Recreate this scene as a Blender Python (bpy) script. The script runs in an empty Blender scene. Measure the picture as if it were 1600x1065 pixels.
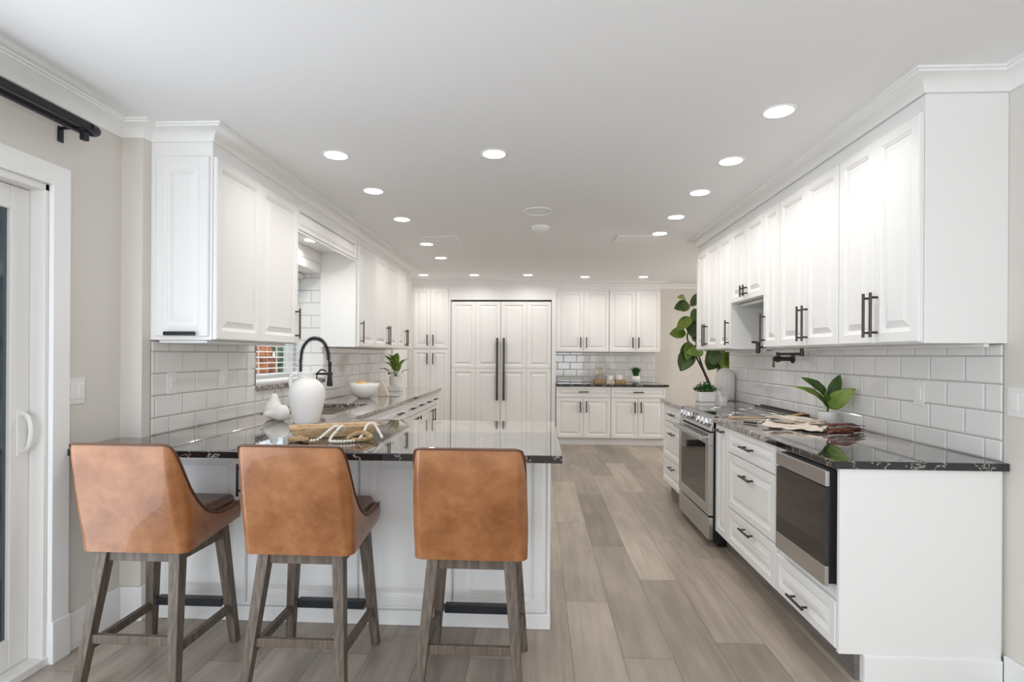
import bpy, math, random
from mathutils import Matrix, Vector, noise
PI = math.pi
random.seed(7)
S = bpy.context.scene
C = S.collection

# ------------------------------------------------------------------ camera
cam_d = bpy.data.cameras.new('camera'); cam = bpy.data.objects.new('camera', cam_d); C.objects.link(cam)
cam_d.sensor_width = 36; cam_d.sensor_fit = 'HORIZONTAL'; cam_d.lens = 850/1600*36
cam_d.shift_y = 22.25/1600; cam_d.clip_start = .05
YAW = math.atan(42/850)
cam.matrix_world = Matrix.Translation((0, 0, 1.34)) @ Matrix.Rotation(YAW, 4, 'Z') @ Matrix.Rotation(PI/2, 4, 'X') @ Matrix.Rotation(.006, 4, 'Z')
S.camera = cam
# ------------------------------------------------------------------ colour management
S.view_settings.view_transform = 'Standard'; S.view_settings.look = 'None'
S.view_settings.gamma = 1; S.view_settings.use_curve_mapping = False
S.view_settings.exposure = 0.25
S.cycles.max_bounces = 10; S.cycles.diffuse_bounces = 6; S.cycles.glossy_bounces = 4
S.cycles.transmission_bounces = 6; S.cycles.sample_clamp_indirect = 6
S.cycles.caustics_reflective = False; S.cycles.caustics_refractive = False
# ------------------------------------------------------------------ world
W = bpy.data.worlds.new('world'); S.world = W; W.use_nodes = True
bg = W.node_tree.nodes['Background']; bg.inputs[0].default_value = (.78, .89, 1, 1); bg.inputs[1].default_value = 1.6

# ------------------------------------------------------------------ door daylight, room light and added fill
def area(name, loc, rot, sx, sy, power, col, spread=None):
    d = bpy.data.lights.new(name, 'AREA'); d.shape = 'RECTANGLE'; d.size = sx; d.size_y = sy
    d.energy = power; d.color = col
    if spread: d.spread = spread
    o = bpy.data.objects.new(name, d); C.objects.link(o); o.location = loc; o.rotation_euler = rot
    return o
area('daylight_patio_door', (-2.15, .75, 1.05), (0, -PI/2, 0), 1.9, 2.4, 48, (.82, .91, 1))
area('added_rear_fill', (-.95, -3.12, 1.35), (PI/2, 0, 0), 1.5, 1.5, 31, (.88, .94, 1))  # fill lamp added behind the camera, at an unseen window
area('added_rear_fill', (.95, -3.12, 1.35), (PI/2, 0, 0), 1.5, 1.5, 31, (.88, .94, 1))  # second added fill lamp at the rear
area('added_dining_fill', (1.88, -1.2, 1.4), (0, PI/2, 0), 1.6, 1.8, 26, (.90, .95, 1))  # fill added from the right for the left fronts; the wall is solid
area('daylight_far_room', (3.8, 6.9, 1.4), (0, PI/2, 0), 1.6, 1.6, 30, (1, .97, .93))
LAMP_W = 2.65
LAMP_COL = (1, .965, .915)
CEIL = 2.487

# ------------------------------------------------------------------ materials
def mat(name, col, rough=.5, metal=0, coat=0, spec=.5, bump=None, var=None, trans=0, emis=None, ior=1.45, sheen=0):
    m = bpy.data.materials.new(name); m.use_nodes = True; nt = m.node_tree; b = nt.nodes['Principled BSDF']
    b.inputs['Base Color'].default_value = (*col, 1); b.inputs['Roughness'].default_value = rough
    b.inputs['Metallic'].default_value = metal; b.inputs['Coat Weight'].default_value = coat
    b.inputs['Specular IOR Level'].default_value = spec; b.inputs['IOR'].default_value = ior
    b.inputs['Transmission Weight'].default_value = trans; b.inputs['Sheen Weight'].default_value = sheen
    if emis:
        b.inputs['Emission Color'].default_value = (*emis[0], 1); b.inputs['Emission Strength'].default_value = emis[1]
    tc = nt.nodes.new('ShaderNodeTexCoord')
    if var:   # (scale, dark colour, stretch)
        sc, c2, st = var
        mp = nt.nodes.new('ShaderNodeMapping'); mp.inputs['Scale'].default_value = st
        n = nt.nodes.new('ShaderNodeTexNoise'); n.inputs['Scale'].default_value = sc; n.inputs['Detail'].default_value = 6
        r = nt.nodes.new('ShaderNodeValToRGB'); r.color_ramp.elements[0].position = .35; r.color_ramp.elements[1].position = .65
        r.color_ramp.elements[0].color = (*c2, 1); r.color_ramp.elements[1].color = (*col, 1)
        L = nt.links.new
        L(tc.outputs['Object'], mp.inputs[0]); L(mp.outputs[0], n.inputs['Vector']); L(n.outputs[0], r.inputs[0]); L(r.outputs[0], b.inputs['Base Color'])
    if bump:  # (scale, strength)
        n = nt.nodes.new('ShaderNodeTexNoise'); n.inputs['Scale'].default_value = bump[0]; n.inputs['Detail'].default_value = 4
        bp = nt.nodes.new('ShaderNodeBump'); bp.inputs['Strength'].default_value = bump[1]; bp.inputs['Distance'].default_value = .002
        nt.links.new(tc.outputs['Object'], n.inputs['Vector']); nt.links.new(n.outputs[0], bp.inputs['Height']); nt.links.new(bp.outputs[0], b.inputs['Normal'])
    return m
M = {}
M['cab'] = mat('white_lacquer', (.84, .835, .825), .42, spec=.3)
M['trim'] = mat('white_trim_paint', (.86, .86, .85), .4)
M['ceil'] = mat('ceiling_paint', (.85, .85, .855), .8, bump=(60, .05))
M['wall'] = mat('warm_grey_wall_paint', (.70, .665, .615), .7, bump=(90, .05))
M['tile'] = mat('glazed_white_tile', (.80, .79, .775), .08, coat=.3)
M['grout'] = mat('grey_grout', (.34, .32, .30), .9, bump=(200, .2))
M['bronze'] = mat('dark_bronze_metal', (.075, .058, .048), .38, metal=.85)
M['black'] = mat('matte_black_metal', (.018, .02, .025), .35, metal=.3)
M['steel'] = mat('brushed_stainless_steel', (.58, .58, .585), .27, metal=1, var=(14, (.50, .50, .505), (1, 1, 30)))
M['sinksteel'] = mat('satin_sink_steel', (.58, .54, .48), .33, metal=1)
M['blackglass'] = mat('black_glass', (.012, .011, .011), .03, coat=.5)
M['ovenglass'] = mat('smoked_oven_glass', (.02, .016, .014), .05, coat=.2, ior=1.5)
M['blackplastic'] = mat('black_plastic', (.012, .012, .013), .4)
M['ceramic'] = mat('matte_white_ceramic', (.82, .80, .77), .55, bump=(40, .12))
M['glaze'] = mat('glossy_white_ceramic', (.84, .83, .81), .18)
M['leafd'] = mat('dark_leaf', (.075, .14, .025), .35, var=(9, (.028, .06, .014), (1, 1, 1)))
M['leafl'] = mat('bright_leaf', (.21, .29, .045), .33, var=(8, (.10, .18, .025), (1, 1, 1)))
M['leafg'] = mat('grass_green', (.05, .17, .03), .6, var=(30, (.015, .07, .015), (1, 1, 1)))
M['bark'] = mat('dark_bark', (.07, .05, .04), .8, var=(20, (.03, .02, .02), (1, 1, 1)))
M['soil'] = mat('potting_soil', (.04, .03, .02), .95, bump=(80, .6))
M['wood'] = mat('pale_carved_wood', (.60, .43, .25), .6, var=(8, (.45, .29, .15), (1, 9, 9)), bump=(30, .2))
M['bead'] = mat('whitewashed_bead', (.80, .75, .68), .6)
M['jute'] = mat('jute_fibre', (.52, .36, .20), .9, var=(60, (.33, .21, .11), (1, 1, 1)), bump=(220, .8))
M['linen'] = mat('natural_linen', (.50, .43, .36), .9, bump=(300, .4), sheen=.1, var=(12, (.40, .34, .28), (1, 1, 1)))
M['cream'] = mat('cream_cotton', (.66, .58, .50), .9, bump=(300, .4), sheen=.1)
M['strap'] = mat('reddish_brown_leather', (.12, .03, .018), .4)
M['gold'] = mat('brass_metal', (.75, .5, .2), .25, metal=1)
M['lemon'] = mat('lemon_skin', (.80, .52, .12), .45, bump=(120, .4))
M['plastic'] = mat('white_plastic', (.80, .79, .77), .35)
M['vinyl'] = mat('white_vinyl_door_frame', (.78, .77, .75), .35)
M['lens'] = mat('lamp_lens', (1, 1, 1), .5, emis=((1, .96, .9), 9))
M['darkglass'] = mat('tinted_glass', (.05, .07, .09), .03, coat=1)
def m_glass():
    m = bpy.data.materials.new('clear_glass'); m.use_nodes = True; nt = m.node_tree; nt.nodes.remove(nt.nodes['Principled BSDF'])
    a = nt.nodes.new('ShaderNodeBsdfTransparent'); g = nt.nodes.new('ShaderNodeBsdfGlossy'); g.inputs['Roughness'].default_value = .02;     x = nt.nodes.new('ShaderNodeMixShader'); L = nt.links.new
    x.inputs[0].default_value = .06; L(a.outputs[0], x.inputs[1]); L(g.outputs[0], x.inputs[2]); L(x.outputs[0], nt.nodes['Material Output'].inputs[0]); return m
M['glass'] = m_glass()
M['jar'] = mat('jar_glass', (.85, .85, .82), .03, trans=.8, ior=1.45)
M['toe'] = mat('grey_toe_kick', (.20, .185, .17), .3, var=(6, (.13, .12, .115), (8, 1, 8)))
M['terra'] = mat('orange_blossom', (.75, .22, .06), .8, var=(14, (.35, .1, .03), (1, 1, 1)))
M['hedge'] = mat('hedge_leaves', (.12, .2, .06), .8, var=(16, (.03, .06, .02), (1, 1, 1)))
M['stucco'] = mat('pale_stucco', (.42, .39, .35), .9, bump=(60, .4))
M['lawn'] = mat('lawn', (.16, .22, .09), .95, var=(8, (.1, .14, .05), (1, 1, 1)))
M['paper'] = mat('white_card', (.86, .85, .83), .6)
M['ink'] = mat('grey_ink', (.42, .42, .44), .7)

def m_leather():
    m = mat('tan_leather', (.42, .17, .055), .34, coat=.3); nt = m.node_tree; b = nt.nodes['Principled BSDF']; L = nt.links.new
    tc = nt.nodes.new('ShaderNodeTexCoord')
    n = nt.nodes.new('ShaderNodeTexNoise'); n.inputs['Scale'].default_value = 6; n.inputs['Detail'].default_value = 11; n.inputs['Roughness'].default_value = .68; n.inputs['Distortion'].default_value = .15
    r = nt.nodes.new('ShaderNodeValToRGB'); e = r.color_ramp.elements
    e[0].position = .32; e[0].color = (.17, .058, .018, 1); e[1].position = .70; e[1].color = (.37, .165, .068, 1)
    q = r.color_ramp.elements.new(.5); q.color = (.27, .105, .036, 1)
    n2 = nt.nodes.new('ShaderNodeTexVoronoi'); n2.inputs['Scale'].default_value = 420
    bp = nt.nodes.new('ShaderNodeBump'); bp.inputs['Strength'].default_value = .12; bp.inputs['Distance'].default_value = .001
    L(tc.outputs['Object'], n.inputs['Vector']); L(n.outputs[0], r.inputs[0]); L(r.outputs[0], b.inputs['Base Color'])
    L(tc.outputs['Object'], n2.inputs['Vector']); L(n2.outputs[0], bp.inputs['Height']); L(bp.outputs[0], b.inputs['Normal'])
    return m
M['leather'] = m_leather()
M['piping'] = mat('dark_leather_piping', (.09, .035, .018), .4)
M['shadedleather'] = mat('shaded_seat_leather', (.20, .105, .06), .3, coat=.2, var=(5, (.12, .06, .035), (1, 1, 1)))  # same leather as the shell, darkened for the shade under the counter
M['legwood'] = mat('weathered_grey_wood', (.15, .115, .088), .5, var=(5, (.075, .058, .046), (16, 16, 1)), bump=(40, .3))

def m_granite():
    m = mat('black_veined_granite', (.02, .02, .02), .04, coat=.6, ior=1.5); nt = m.node_tree; b = nt.nodes['Principled BSDF']; L = nt.links.new
    tc = nt.nodes.new('ShaderNodeTexCoord'); mp = nt.nodes.new('ShaderNodeMapping'); mp.inputs['Rotation'].default_value = (0, 0, .5); mp.inputs['Scale'].default_value = (1, 1.9, 1.3)
    L(tc.outputs['Object'], mp.inputs[0])
    big = nt.nodes.new('ShaderNodeTexNoise'); big.inputs['Scale'].default_value = .85; big.inputs['Detail'].default_value = 3; big.inputs['Distortion'].default_value = .7
    wv = nt.nodes.new('ShaderNodeTexWave'); wv.inputs['Scale'].default_value = 2.3; wv.inputs['Distortion'].default_value = 17; wv.inputs['Detail'].default_value = 6; wv.inputs['Detail Scale'].default_value = 1.6; wv.inputs['Detail Roughness'].default_value = .68
    fine = nt.nodes.new('ShaderNodeTexNoise'); fine.inputs['Scale'].default_value = 26; fine.inputs['Detail'].default_value = 8; fine.inputs['Distortion'].default_value = 1.5
    for n in (big, wv, fine): L(mp.outputs[0], n.inputs['Vector'])
    rz = nt.nodes.new('ShaderNodeValToRGB'); rz.color_ramp.elements[0].position = .50; rz.color_ramp.elements[0].color = (.0, .0, .0, 1); rz.color_ramp.elements[1].position = .66; rz.color_ramp.elements[1].color = (1, 1, 1, 1)
    rv = nt.nodes.new('ShaderNodeValToRGB'); rv.color_ramp.elements[0].position = .975; rv.color_ramp.elements[0].color = (0, 0, 0, 1); rv.color_ramp.elements[1].position = 1.0; rv.color_ramp.elements[1].color = (1, 1, 1, 1)
    rf = nt.nodes.new('ShaderNodeValToRGB'); e = rf.color_ramp.elements
    e[0].position = .40; e[0].color = (.03, .025, .022, 1); e[1].position = .66; e[1].color = (.60, .55, .50, 1)
    k = rf.color_ramp.elements.new(.53); k.color = (.27, .23, .20, 1)
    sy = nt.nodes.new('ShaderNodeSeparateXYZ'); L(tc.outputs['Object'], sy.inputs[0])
    cr = nt.nodes.new('ShaderNodeValToRGB'); ce = cr.color_ramp.elements; ce[0].position = .245; ce[0].color = (.30, .30, .30, 1); ce[1].position = .30; ce[1].color = (.66, .66, .66, 1)  # vein zone along Y, with pale reflections on the tops painted into it
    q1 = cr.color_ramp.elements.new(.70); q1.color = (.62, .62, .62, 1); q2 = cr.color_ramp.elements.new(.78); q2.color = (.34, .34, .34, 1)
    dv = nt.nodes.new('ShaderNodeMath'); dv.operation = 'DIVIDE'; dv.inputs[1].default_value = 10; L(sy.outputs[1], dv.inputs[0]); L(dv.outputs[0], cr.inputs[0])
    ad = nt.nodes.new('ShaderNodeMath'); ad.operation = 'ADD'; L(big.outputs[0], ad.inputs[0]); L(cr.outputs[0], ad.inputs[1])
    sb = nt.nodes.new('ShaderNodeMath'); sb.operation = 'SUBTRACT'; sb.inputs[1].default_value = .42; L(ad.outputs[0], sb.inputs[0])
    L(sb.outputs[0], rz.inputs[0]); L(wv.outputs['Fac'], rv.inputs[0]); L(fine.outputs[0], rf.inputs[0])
    m1 = nt.nodes.new('ShaderNodeMix'); m1.data_type = 'RGBA'; m1.inputs[6].default_value = (.012, .012, .014, 1)
    L(rz.outputs[0], m1.inputs[0]); L(rf.outputs[0], m1.inputs[7])
    m2 = nt.nodes.new('ShaderNodeMix'); m2.data_type = 'RGBA'; m2.inputs[7].default_value = (.62, .58, .54, 1)
    ml = nt.nodes.new('ShaderNodeMath'); ml.operation = 'MULTIPLY'; ml.inputs[1].default_value = .55
    L(rv.outputs[0], ml.inputs[0]); L(ml.outputs[0], m2.inputs[0]); L(m1.outputs[2], m2.inputs[6]); L(m2.outputs[2], b.inputs['Base Color'])
    return m
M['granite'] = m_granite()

def m_floor():
    m = mat('grey_oak_planks', (.4, .35, .3), .3); nt = m.node_tree; b = nt.nodes['Principled BSDF']; L = nt.links.new
    N = nt.nodes.new
    def math_(op, a, bb=None):
        n = N('ShaderNodeMath'); n.operation = op
        for i, v in enumerate((a, bb)):
            if v is None: continue
            if isinstance(v, (int, float)): n.inputs[i].default_value = v
            else: L(v, n.inputs[i])
        return n.outputs[0]
    tc = N('ShaderNodeTexCoord'); sx = N('ShaderNodeSeparateXYZ'); L(tc.outputs['Object'], sx.inputs[0])
    WD, LN = .2265, 1.42
    u = math_('DIVIDE', math_('ADD', sx.outputs[0], -.835), WD); iu = math_('FLOOR', u); fu = math_('SUBTRACT', u, iu)
    wn = N('ShaderNodeTexWhiteNoise'); wn.noise_dimensions = '1D'; L(iu, wn.inputs['W'])
    v = math_('ADD', math_('DIVIDE', sx.outputs[1], LN), math_('ADD', math_('MULTIPLY', iu, .37), math_('MULTIPLY', wn.outputs[0], .3))); iv = math_('FLOOR', v); fv = math_('SUBTRACT', v, iv)
    cb = N('ShaderNodeCombineXYZ'); L(iu, cb.inputs[0]); L(iv, cb.inputs[1])
    w2 = N('ShaderNodeTexWhiteNoise'); w2.noise_dimensions = '2D'; L(cb.outputs[0], w2.inputs['Vector'])
    ramp = N('ShaderNodeValToRGB'); e = ramp.color_ramp.elements
    e[0].position = 0; e[0].color = (.245, .20, .163, 1); e[1].position = 1; e[1].color = (.45, .38, .317, 1)
    k = ramp.color_ramp.elements.new(.5); k.color = (.352, .295, .243, 1)
    L(w2.outputs[0], ramp.inputs[0])
    # long grain
    mp = N('ShaderNodeMapping'); mp.inputs['Scale'].default_value = (26, 1.5, 1); off = N('ShaderNodeVectorMath'); off.operation = 'ADD'
    sc = N('ShaderNodeVectorMath'); sc.operation = 'SCALE'; sc.inputs['Scale'].default_value = 7.3; L(cb.outputs[0], sc.inputs[0])
    L(tc.outputs['Object'], off.inputs[0]); L(sc.outputs[0], off.inputs[1]); L(off.outputs[0], mp.inputs[0])
    g = N('ShaderNodeTexNoise'); g.inputs['Scale'].default_value = 1; g.inputs['Detail'].default_value = 7; g.inputs['Distortion'].default_value = .6; L(mp.outputs[0], g.inputs['Vector'])
    mp2 = N('ShaderNodeMapping'); mp2.inputs['Scale'].default_value = (5, 1.2, 1); L(off.outputs[0], mp2.inputs[0])
    g2 = N('ShaderNodeTexNoise'); g2.inputs['Scale'].default_value = 1.3; g2.inputs['Detail'].default_value = 4; L(mp2.outputs[0], g2.inputs['Vector'])
    gr = N('ShaderNodeMapRange'); gr.inputs[1].default_value = .3; gr.inputs[2].default_value = .7; gr.inputs[3].default_value = .84; gr.inputs[4].default_value = 1.12; L(g.outputs[0], gr.inputs[0])
    g2r = N('ShaderNodeMapRange'); g2r.inputs[1].default_value = .3; g2r.inputs[2].default_value = .7; g2r.inputs[3].default_value = .80; g2r.inputs[4].default_value = 1.15; L(g2.outputs[0], g2r.inputs[0])
    mul = math_('MULTIPLY', gr.outputs[0], g2r.outputs[0])
    # joints
    du = math_('MULTIPLY', math_('MINIMUM', fu, math_('SUBTRACT', 1, fu)), WD); dv = math_('MULTIPLY', math_('MINIMUM', fv, math_('SUBTRACT', 1, fv)), LN)
    d = math_('MINIMUM', du, dv); jt = N('ShaderNodeMapRange'); jt.inputs[1].default_value = .0008; jt.inputs[2].default_value = .003; jt.inputs[3].default_value = .55; jt.inputs[4].default_value = 1; L(d, jt.inputs[0])
    mul = math_('MULTIPLY', mul, jt.outputs[0])
    vm = N('ShaderNodeVectorMath'); vm.operation = 'SCALE'; L(ramp.outputs[0], vm.inputs[0]); L(mul, vm.inputs['Scale']); L(vm.outputs[0], b.inputs['Base Color'])
    bp = N('ShaderNodeBump'); bp.inputs['Strength'].default_value = .35; bp.inputs['Distance'].default_value = .0012; L(jt.outputs[0], bp.inputs['Height']); L(bp.outputs[0], b.inputs['Normal'])
    return m
M['floor'] = m_floor()

# ------------------------------------------------------------------ mesh builder
class MB:
    def __init__(s): s.v = []; s.f = []
    def add(s, vs, fs):
        n = len(s.v); s.v += [tuple(p) for p in vs]; s.f += [tuple(i+n for i in f) for f in fs]; return s
    def box(s, x0, x1, y0, y1, z0, z1):
        return s.add([(x0,y0,z0),(x1,y0,z0),(x1,y1,z0),(x0,y1,z0),(x0,y0,z1),(x1,y0,z1),(x1,y1,z1),(x0,y1,z1)],
                     [(0,3,2,1),(4,5,6,7),(0,1,5,4),(1,2,6,5),(2,3,7,6),(3,0,4,7)])
    def cube8(s, vs): return s.add(vs, [(0,3,2,1),(4,5,6,7),(0,1,5,4),(1,2,6,5),(2,3,7,6),(3,0,4,7)])
    def beam(s, p0, p1, a0, b0, a1, b1):   # square bar between two levels, sections axis aligned
        v = []
        for p, a, b in ((p0, a0, b0), (p1, a1, b1)):
            v += [(p[0]-a, p[1]-b, p[2]), (p[0]+a, p[1]-b, p[2]), (p[0]+a, p[1]+b, p[2]), (p[0]-a, p[1]+b, p[2])]
        return s.cube8(v)
    def bar(s, p0, p1, w, h):              # rectangular bar along any direction, h measured upward
        p0 = Vector(p0); p1 = Vector(p1); d = (p1-p0).normalized(); u = Vector((0,0,1))
        if abs(d.z) > .95: u = Vector((0,1,0))
        r = d.cross(u).normalized(); u = r.cross(d).normalized()
        v = []
        for p in (p0, p1): v += [p - r*w/2 - u*h/2, p + r*w/2 - u*h/2, p + r*w/2 + u*h/2, p - r*w/2 + u*h/2]
        return s.cube8(v)
    def tube(s, pts, r, seg=8, closed=False, caps=True):
        pts = [Vector(p) for p in pts]; n = len(pts); rs = r if isinstance(r, (list, tuple)) else [r]*n
        rings = []; prev = None
        for i, p in enumerate(pts):
            if closed: t = pts[(i+1) % n] - pts[i-1]
            else: t = pts[min(i+1, n-1)] - pts[max(i-1, 0)]
            t.normalize()
            if prev is None:
                a = Vector((0,0,1)) if abs(t.z) < .9 else Vector((1,0,0)); prev = t.cross(a).normalized()
            else: prev = (prev - t*prev.dot(t)).normalized()
            b = t.cross(prev)
            rings.append([p + (prev*math.cos(2*PI*k/seg) + b*math.sin(2*PI*k/seg))*rs[i] for k in range(seg)])
        vs = [q for g in rings for q in g]; fs = []
        m = n if closed else n-1
        for i in range(m):
            j = (i+1) % n
            for k in range(seg): fs.append((i*seg+k, i*seg+(k+1) % seg, j*seg+(k+1) % seg, j*seg+k))
        if caps and not closed:
            fs.append(tuple(range(seg))[::-1]); fs.append(tuple((n-1)*seg+k for k in range(seg)))
        return s.add(vs, fs)
    def lathe(s, cx, cy, prof, seg=32, flute=None, axis='z', z0=0):
        vs = []; fs = []; n = len(prof)
        for r, z in prof:
            for k in range(seg):
                a = 2*PI*k/seg; rr = r*(flute(a, z) if flute else 1)
                if axis == 'z': vs.append((cx+rr*math.cos(a), cy+rr*math.sin(a), z0+z))
                elif axis == 'x': vs.append((z0+z, cx+rr*math.cos(a), cy+rr*math.sin(a)))
        for i in range(n-1):
            for k in range(seg): fs.append((i*seg+k, i*seg+(k+1) % seg, (i+1)*seg+(k+1) % seg, (i+1)*seg+k))
        fs.append(tuple(range(seg))[::-1]); fs.append(tuple((n-1)*seg+k for k in range(seg)))
        return s.add(vs, fs)
    def grid(s, fn, nu, nv, th=0):
        vs = [fn(i/nu, j/nv) for i in range(nu+1) for j in range(nv+1)]; w = nv+1
        fs = [(i*w+j, (i+1)*w+j, (i+1)*w+j+1, i*w+j+1) for i in range(nu) for j in range(nv)]
        return s.add(vs, fs)
    def ball(s, c, r, seg=12, rings=8, sc=(1,1,1)):
        vs = [(c[0], c[1], c[2]-r*sc[2])]; fs = []
        for i in range(1, rings):
            a = -PI/2 + PI*i/rings
            for k in range(seg):
                b = 2*PI*k/seg; vs.append((c[0]+r*sc[0]*math.cos(a)*math.cos(b), c[1]+r*sc[1]*math.cos(a)*math.sin(b), c[2]+r*sc[2]*math.sin(a)))
        vs.append((c[0], c[1], c[2]+r*sc[2])); t = len(vs)-1
        for k in range(seg):
            fs.append((0, 1+(k+1) % seg, 1+k)); q = 1+(rings-2)*seg; fs.append((t, q+k, q+(k+1) % seg))
        for i in range(rings-2):
            for k in range(seg): fs.append((1+i*seg+k, 1+i*seg+(k+1) % seg, 1+(i+1)*seg+(k+1) % seg, 1+(i+1)*seg+k))
        return s.add(vs, fs)
    def build(s, name, m, parent=None, smooth=False, bevel=0, seg=2, sub=0, solid=0, solid_off=0, auto=None):
        off = (0, 0, 0)
        p = parent
        while p is not None: off = (off[0]+p.location[0], off[1]+p.location[1], off[2]+p.location[2]) if not p.get('_local') else (0,0,0); p = p.parent
        me = bpy.data.meshes.new(name); me.from_pydata([(x-off[0], y-off[1], z-off[2]) for x, y, z in s.v], [], s.f)
        me.materials.append(m if not isinstance(m, str) else M[m]); me.validate(); me.update()
        import bmesh
        bm = bmesh.new(); bm.from_mesh(me)
        if not s.__dict__.get('keep'): bmesh.ops.recalc_face_normals(bm, faces=bm.faces[:])
        if smooth:
            for f in bm.faces: f.smooth = True
            for e in bm.edges:
                if len(e.link_faces) == 2 and e.calc_face_angle(0) > math.radians(auto or 40): e.smooth = False
        bm.to_mesh(me); bm.free()
        o = bpy.data.objects.new(name, me); C.objects.link(o)
        if parent is not None: o.parent = parent
        if solid: q = o.modifiers.new('solid', 'SOLIDIFY'); q.thickness = solid; q.offset = solid_off
        if bevel: q = o.modifiers.new('bevel', 'BEVEL'); q.width = bevel; q.segments = seg; q.limit_method = 'ANGLE'; q.angle_limit = .6
        if sub: q = o.modifiers.new('sub', 'SUBSURF'); q.levels = sub; q.render_levels = sub
        return o

def thing(name, label, cat, loc=(0,0,0), group=None, local=False):
    o = bpy.data.objects.new(name, None); C.objects.link(o); o.location = loc; o.empty_display_size = .1
    o['label'] = label; o['category'] = cat
    if group: o['group'] = group
    if local: o['_local'] = 1
    return o
def tag(o, label, cat, group=None):
    o['label'] = label; o['category'] = cat
    if group: o['group'] = group
    return o
def struct(o): o['kind'] = 'structure'; return o
def copy_tree(o, parent=None):
    c = o.copy(); C.objects.link(c); c.parent = parent
    for ch in o.children: copy_tree(ch, c)
    return c
def curve_pts(pts, n=8):     # Catmull-Rom through points
    P = [Vector(p) for p in pts]; out = []
    for i in range(len(P)-1):
        a = P[max(i-1, 0)]; b = P[i]; c = P[i+1]; d = P[min(i+2, len(P)-1)]
        for k in range(n):
            t = k/n; out.append(.5*((2*b)+(c-a)*t+(2*a-5*b+4*c-d)*t*t+(3*b-a-3*c+d)*t**3))
    out.append(P[-1]); return out

# ------------------------------------------------------------------ room shell
WL, WL2, WR, WB = -2.105, -1.994, 1.90, 8.85
JOG = 2.64
TH = .12
struct(MB().box(-4, 4.2, -3.3, 9.1, -.1, 0).build('floor', 'floor'))
struct(MB().box(-2.6, 4.2, -3.3, 9.1, CEIL, CEIL+.1).build('ceiling', 'ceil'))
# left wall with the patio door opening (Y -.55..2.237) and the window opening over the sink
DY0, DY1, DZ = -.55, 2.237, 2.06
b = MB()
b.box(WL-.2, WL, -3.3, DY0, 0, CEIL).box(WL-.2, WL, DY0, DY1, DZ, CEIL).box(WL-.2, WL, DY1, JOG, 0, CEIL)
WY0, WY1, WZ0, WZ1 = 3.73, 4.92, 1.115, 2.085
struct(b.build('wall_left', 'wall')); b = MB()
b.box(-2.36, WL2, JOG, WY0, 0, CEIL).box(-2.36, WL2, WY1, 9.0, 0, CEIL).box(-2.36, WL2, WY0, WY1, 0, WZ0-.03).box(-2.36, WL2, WY0, WY1, WZ1, CEIL)
struct(b.build('wall_sink', 'wall'))
b = MB(); b.box(WR, WR+TH, -3.3, 5.53, 0, CEIL)
struct(b.build('wall_right', 'wall'))
struct(MB().box(WR+TH, 4.1, 5.41, 5.53, 0, CEIL).build('wall_hallway', 'wall'))
struct(MB().box(4.0, 4.1, 5.53, 9.0, 0, CEIL).build('wall_far_right', 'wall'))
struct(MB().box(-2.1, 4.1, WB, WB+.12, 0, CEIL).build('wall_back', 'wall'))
b = MB()   # wall behind the camera with two unseen windows added for fill light
b.box(-2.2, -1.7, -3.3, -3.18, 0, CEIL).box(-.2, .2, -3.3, -3.18, 0, CEIL).box(1.7, 2.0, -3.3, -3.18, 0, CEIL)
b.box(-1.7, -.2, -3.3, -3.18, 0, .6).box(.2, 1.7, -3.3, -3.18, 0, .6).box(-1.7, -.2, -3.3, -3.18, 2.1, CEIL).box(.2, 1.7, -3.3, -3.18, 2.1, CEIL)
struct(b.build('wall_rear', 'wall'))
for i, x in enumerate((-1.7, .2)):
    b = MB()
    for a0, a1 in ((x, x+.05), (x+.725, x+.775), (x+1.45, x+1.5)): b.box(a0, a1, -3.27, -3.2, .6, 2.1)
    for z in (.6, 1.33, 2.05): b.box(x, x+1.5, -3.27, -3.2, z, z+.05)
    struct(b.build('window_%d' % (i+2), 'trim'))

# crown moulding: profile swept round the room
def crown(name, path, side):
    prof = [(0, 2.418), (.010, 2.418), (.014, 2.426), (.018, 2.434), (.026, 2.444), (.036, 2.453), (.05, 2.461), (.066, 2.467), (.078, 2.470), (.080, 2.477), (.09, 2.478), (.09, CEIL+.002), (0, CEIL+.002)]
    n = len(path); P = [Vector((x, y)) for x, y in path]; offs = []
    for i in range(n):
        d0 = (P[i]-P[i-1]).normalized() if i else None; d1 = (P[i+1]-P[i]).normalized() if i < n-1 else None
        d0 = d0 or d1; d1 = d1 or d0
        n0 = Vector((d0.y, -d0.x))*side; n1 = Vector((d1.y, -d1.x))*side
        mm = (n0+n1); mm = mm/ (mm.length_squared/2) if mm.length > 1e-6 else n0
        offs.append(mm)
    b = MB(); vs = [(P[i].x+offs[i].x*o, P[i].y+offs[i].y*o, z) for i in range(n) for o, z in prof]; k = len(prof)
    fs = [(i*k+j, i*k+(j+1) % k, (i+1)*k+(j+1) % k, (i+1)*k+j) for i in range(n-1) for j in range(k)]
    fs += [tuple(range(k)), tuple((n-1)*k+j for j in range(k))]
    b.add(vs, fs); return struct(b.build(name, 'trim', smooth=True, auto=30))
UXL, UXR = -1.668, 1.572        # wall cabinet body fronts
UY0L, UY1L = 2.696, 6.98
UY0R, UY1R = 2.30, 5.45
PF, UB = 8.20, 8.50             # tall unit front / back wall cabinet front
crown('trim_1', [(WL, -3.18), (WL, JOG), (WL2, JOG), (WL2, UY0L), (UXL, UY0L), (UXL, UY1L), (WL2, UY1L), (WL2, PF), (.255, PF), (.255, UB), (1.87, UB), (1.87, WB), (4.0, WB)], 1)
crown('trim_2', [(WR, -3.18), (WR, UY0R), (UXR-.004, UY0R), (UXR-.004, UY1R), (WR, UY1R), (WR, 5.53), (4.0, 5.53)], -1)

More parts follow.
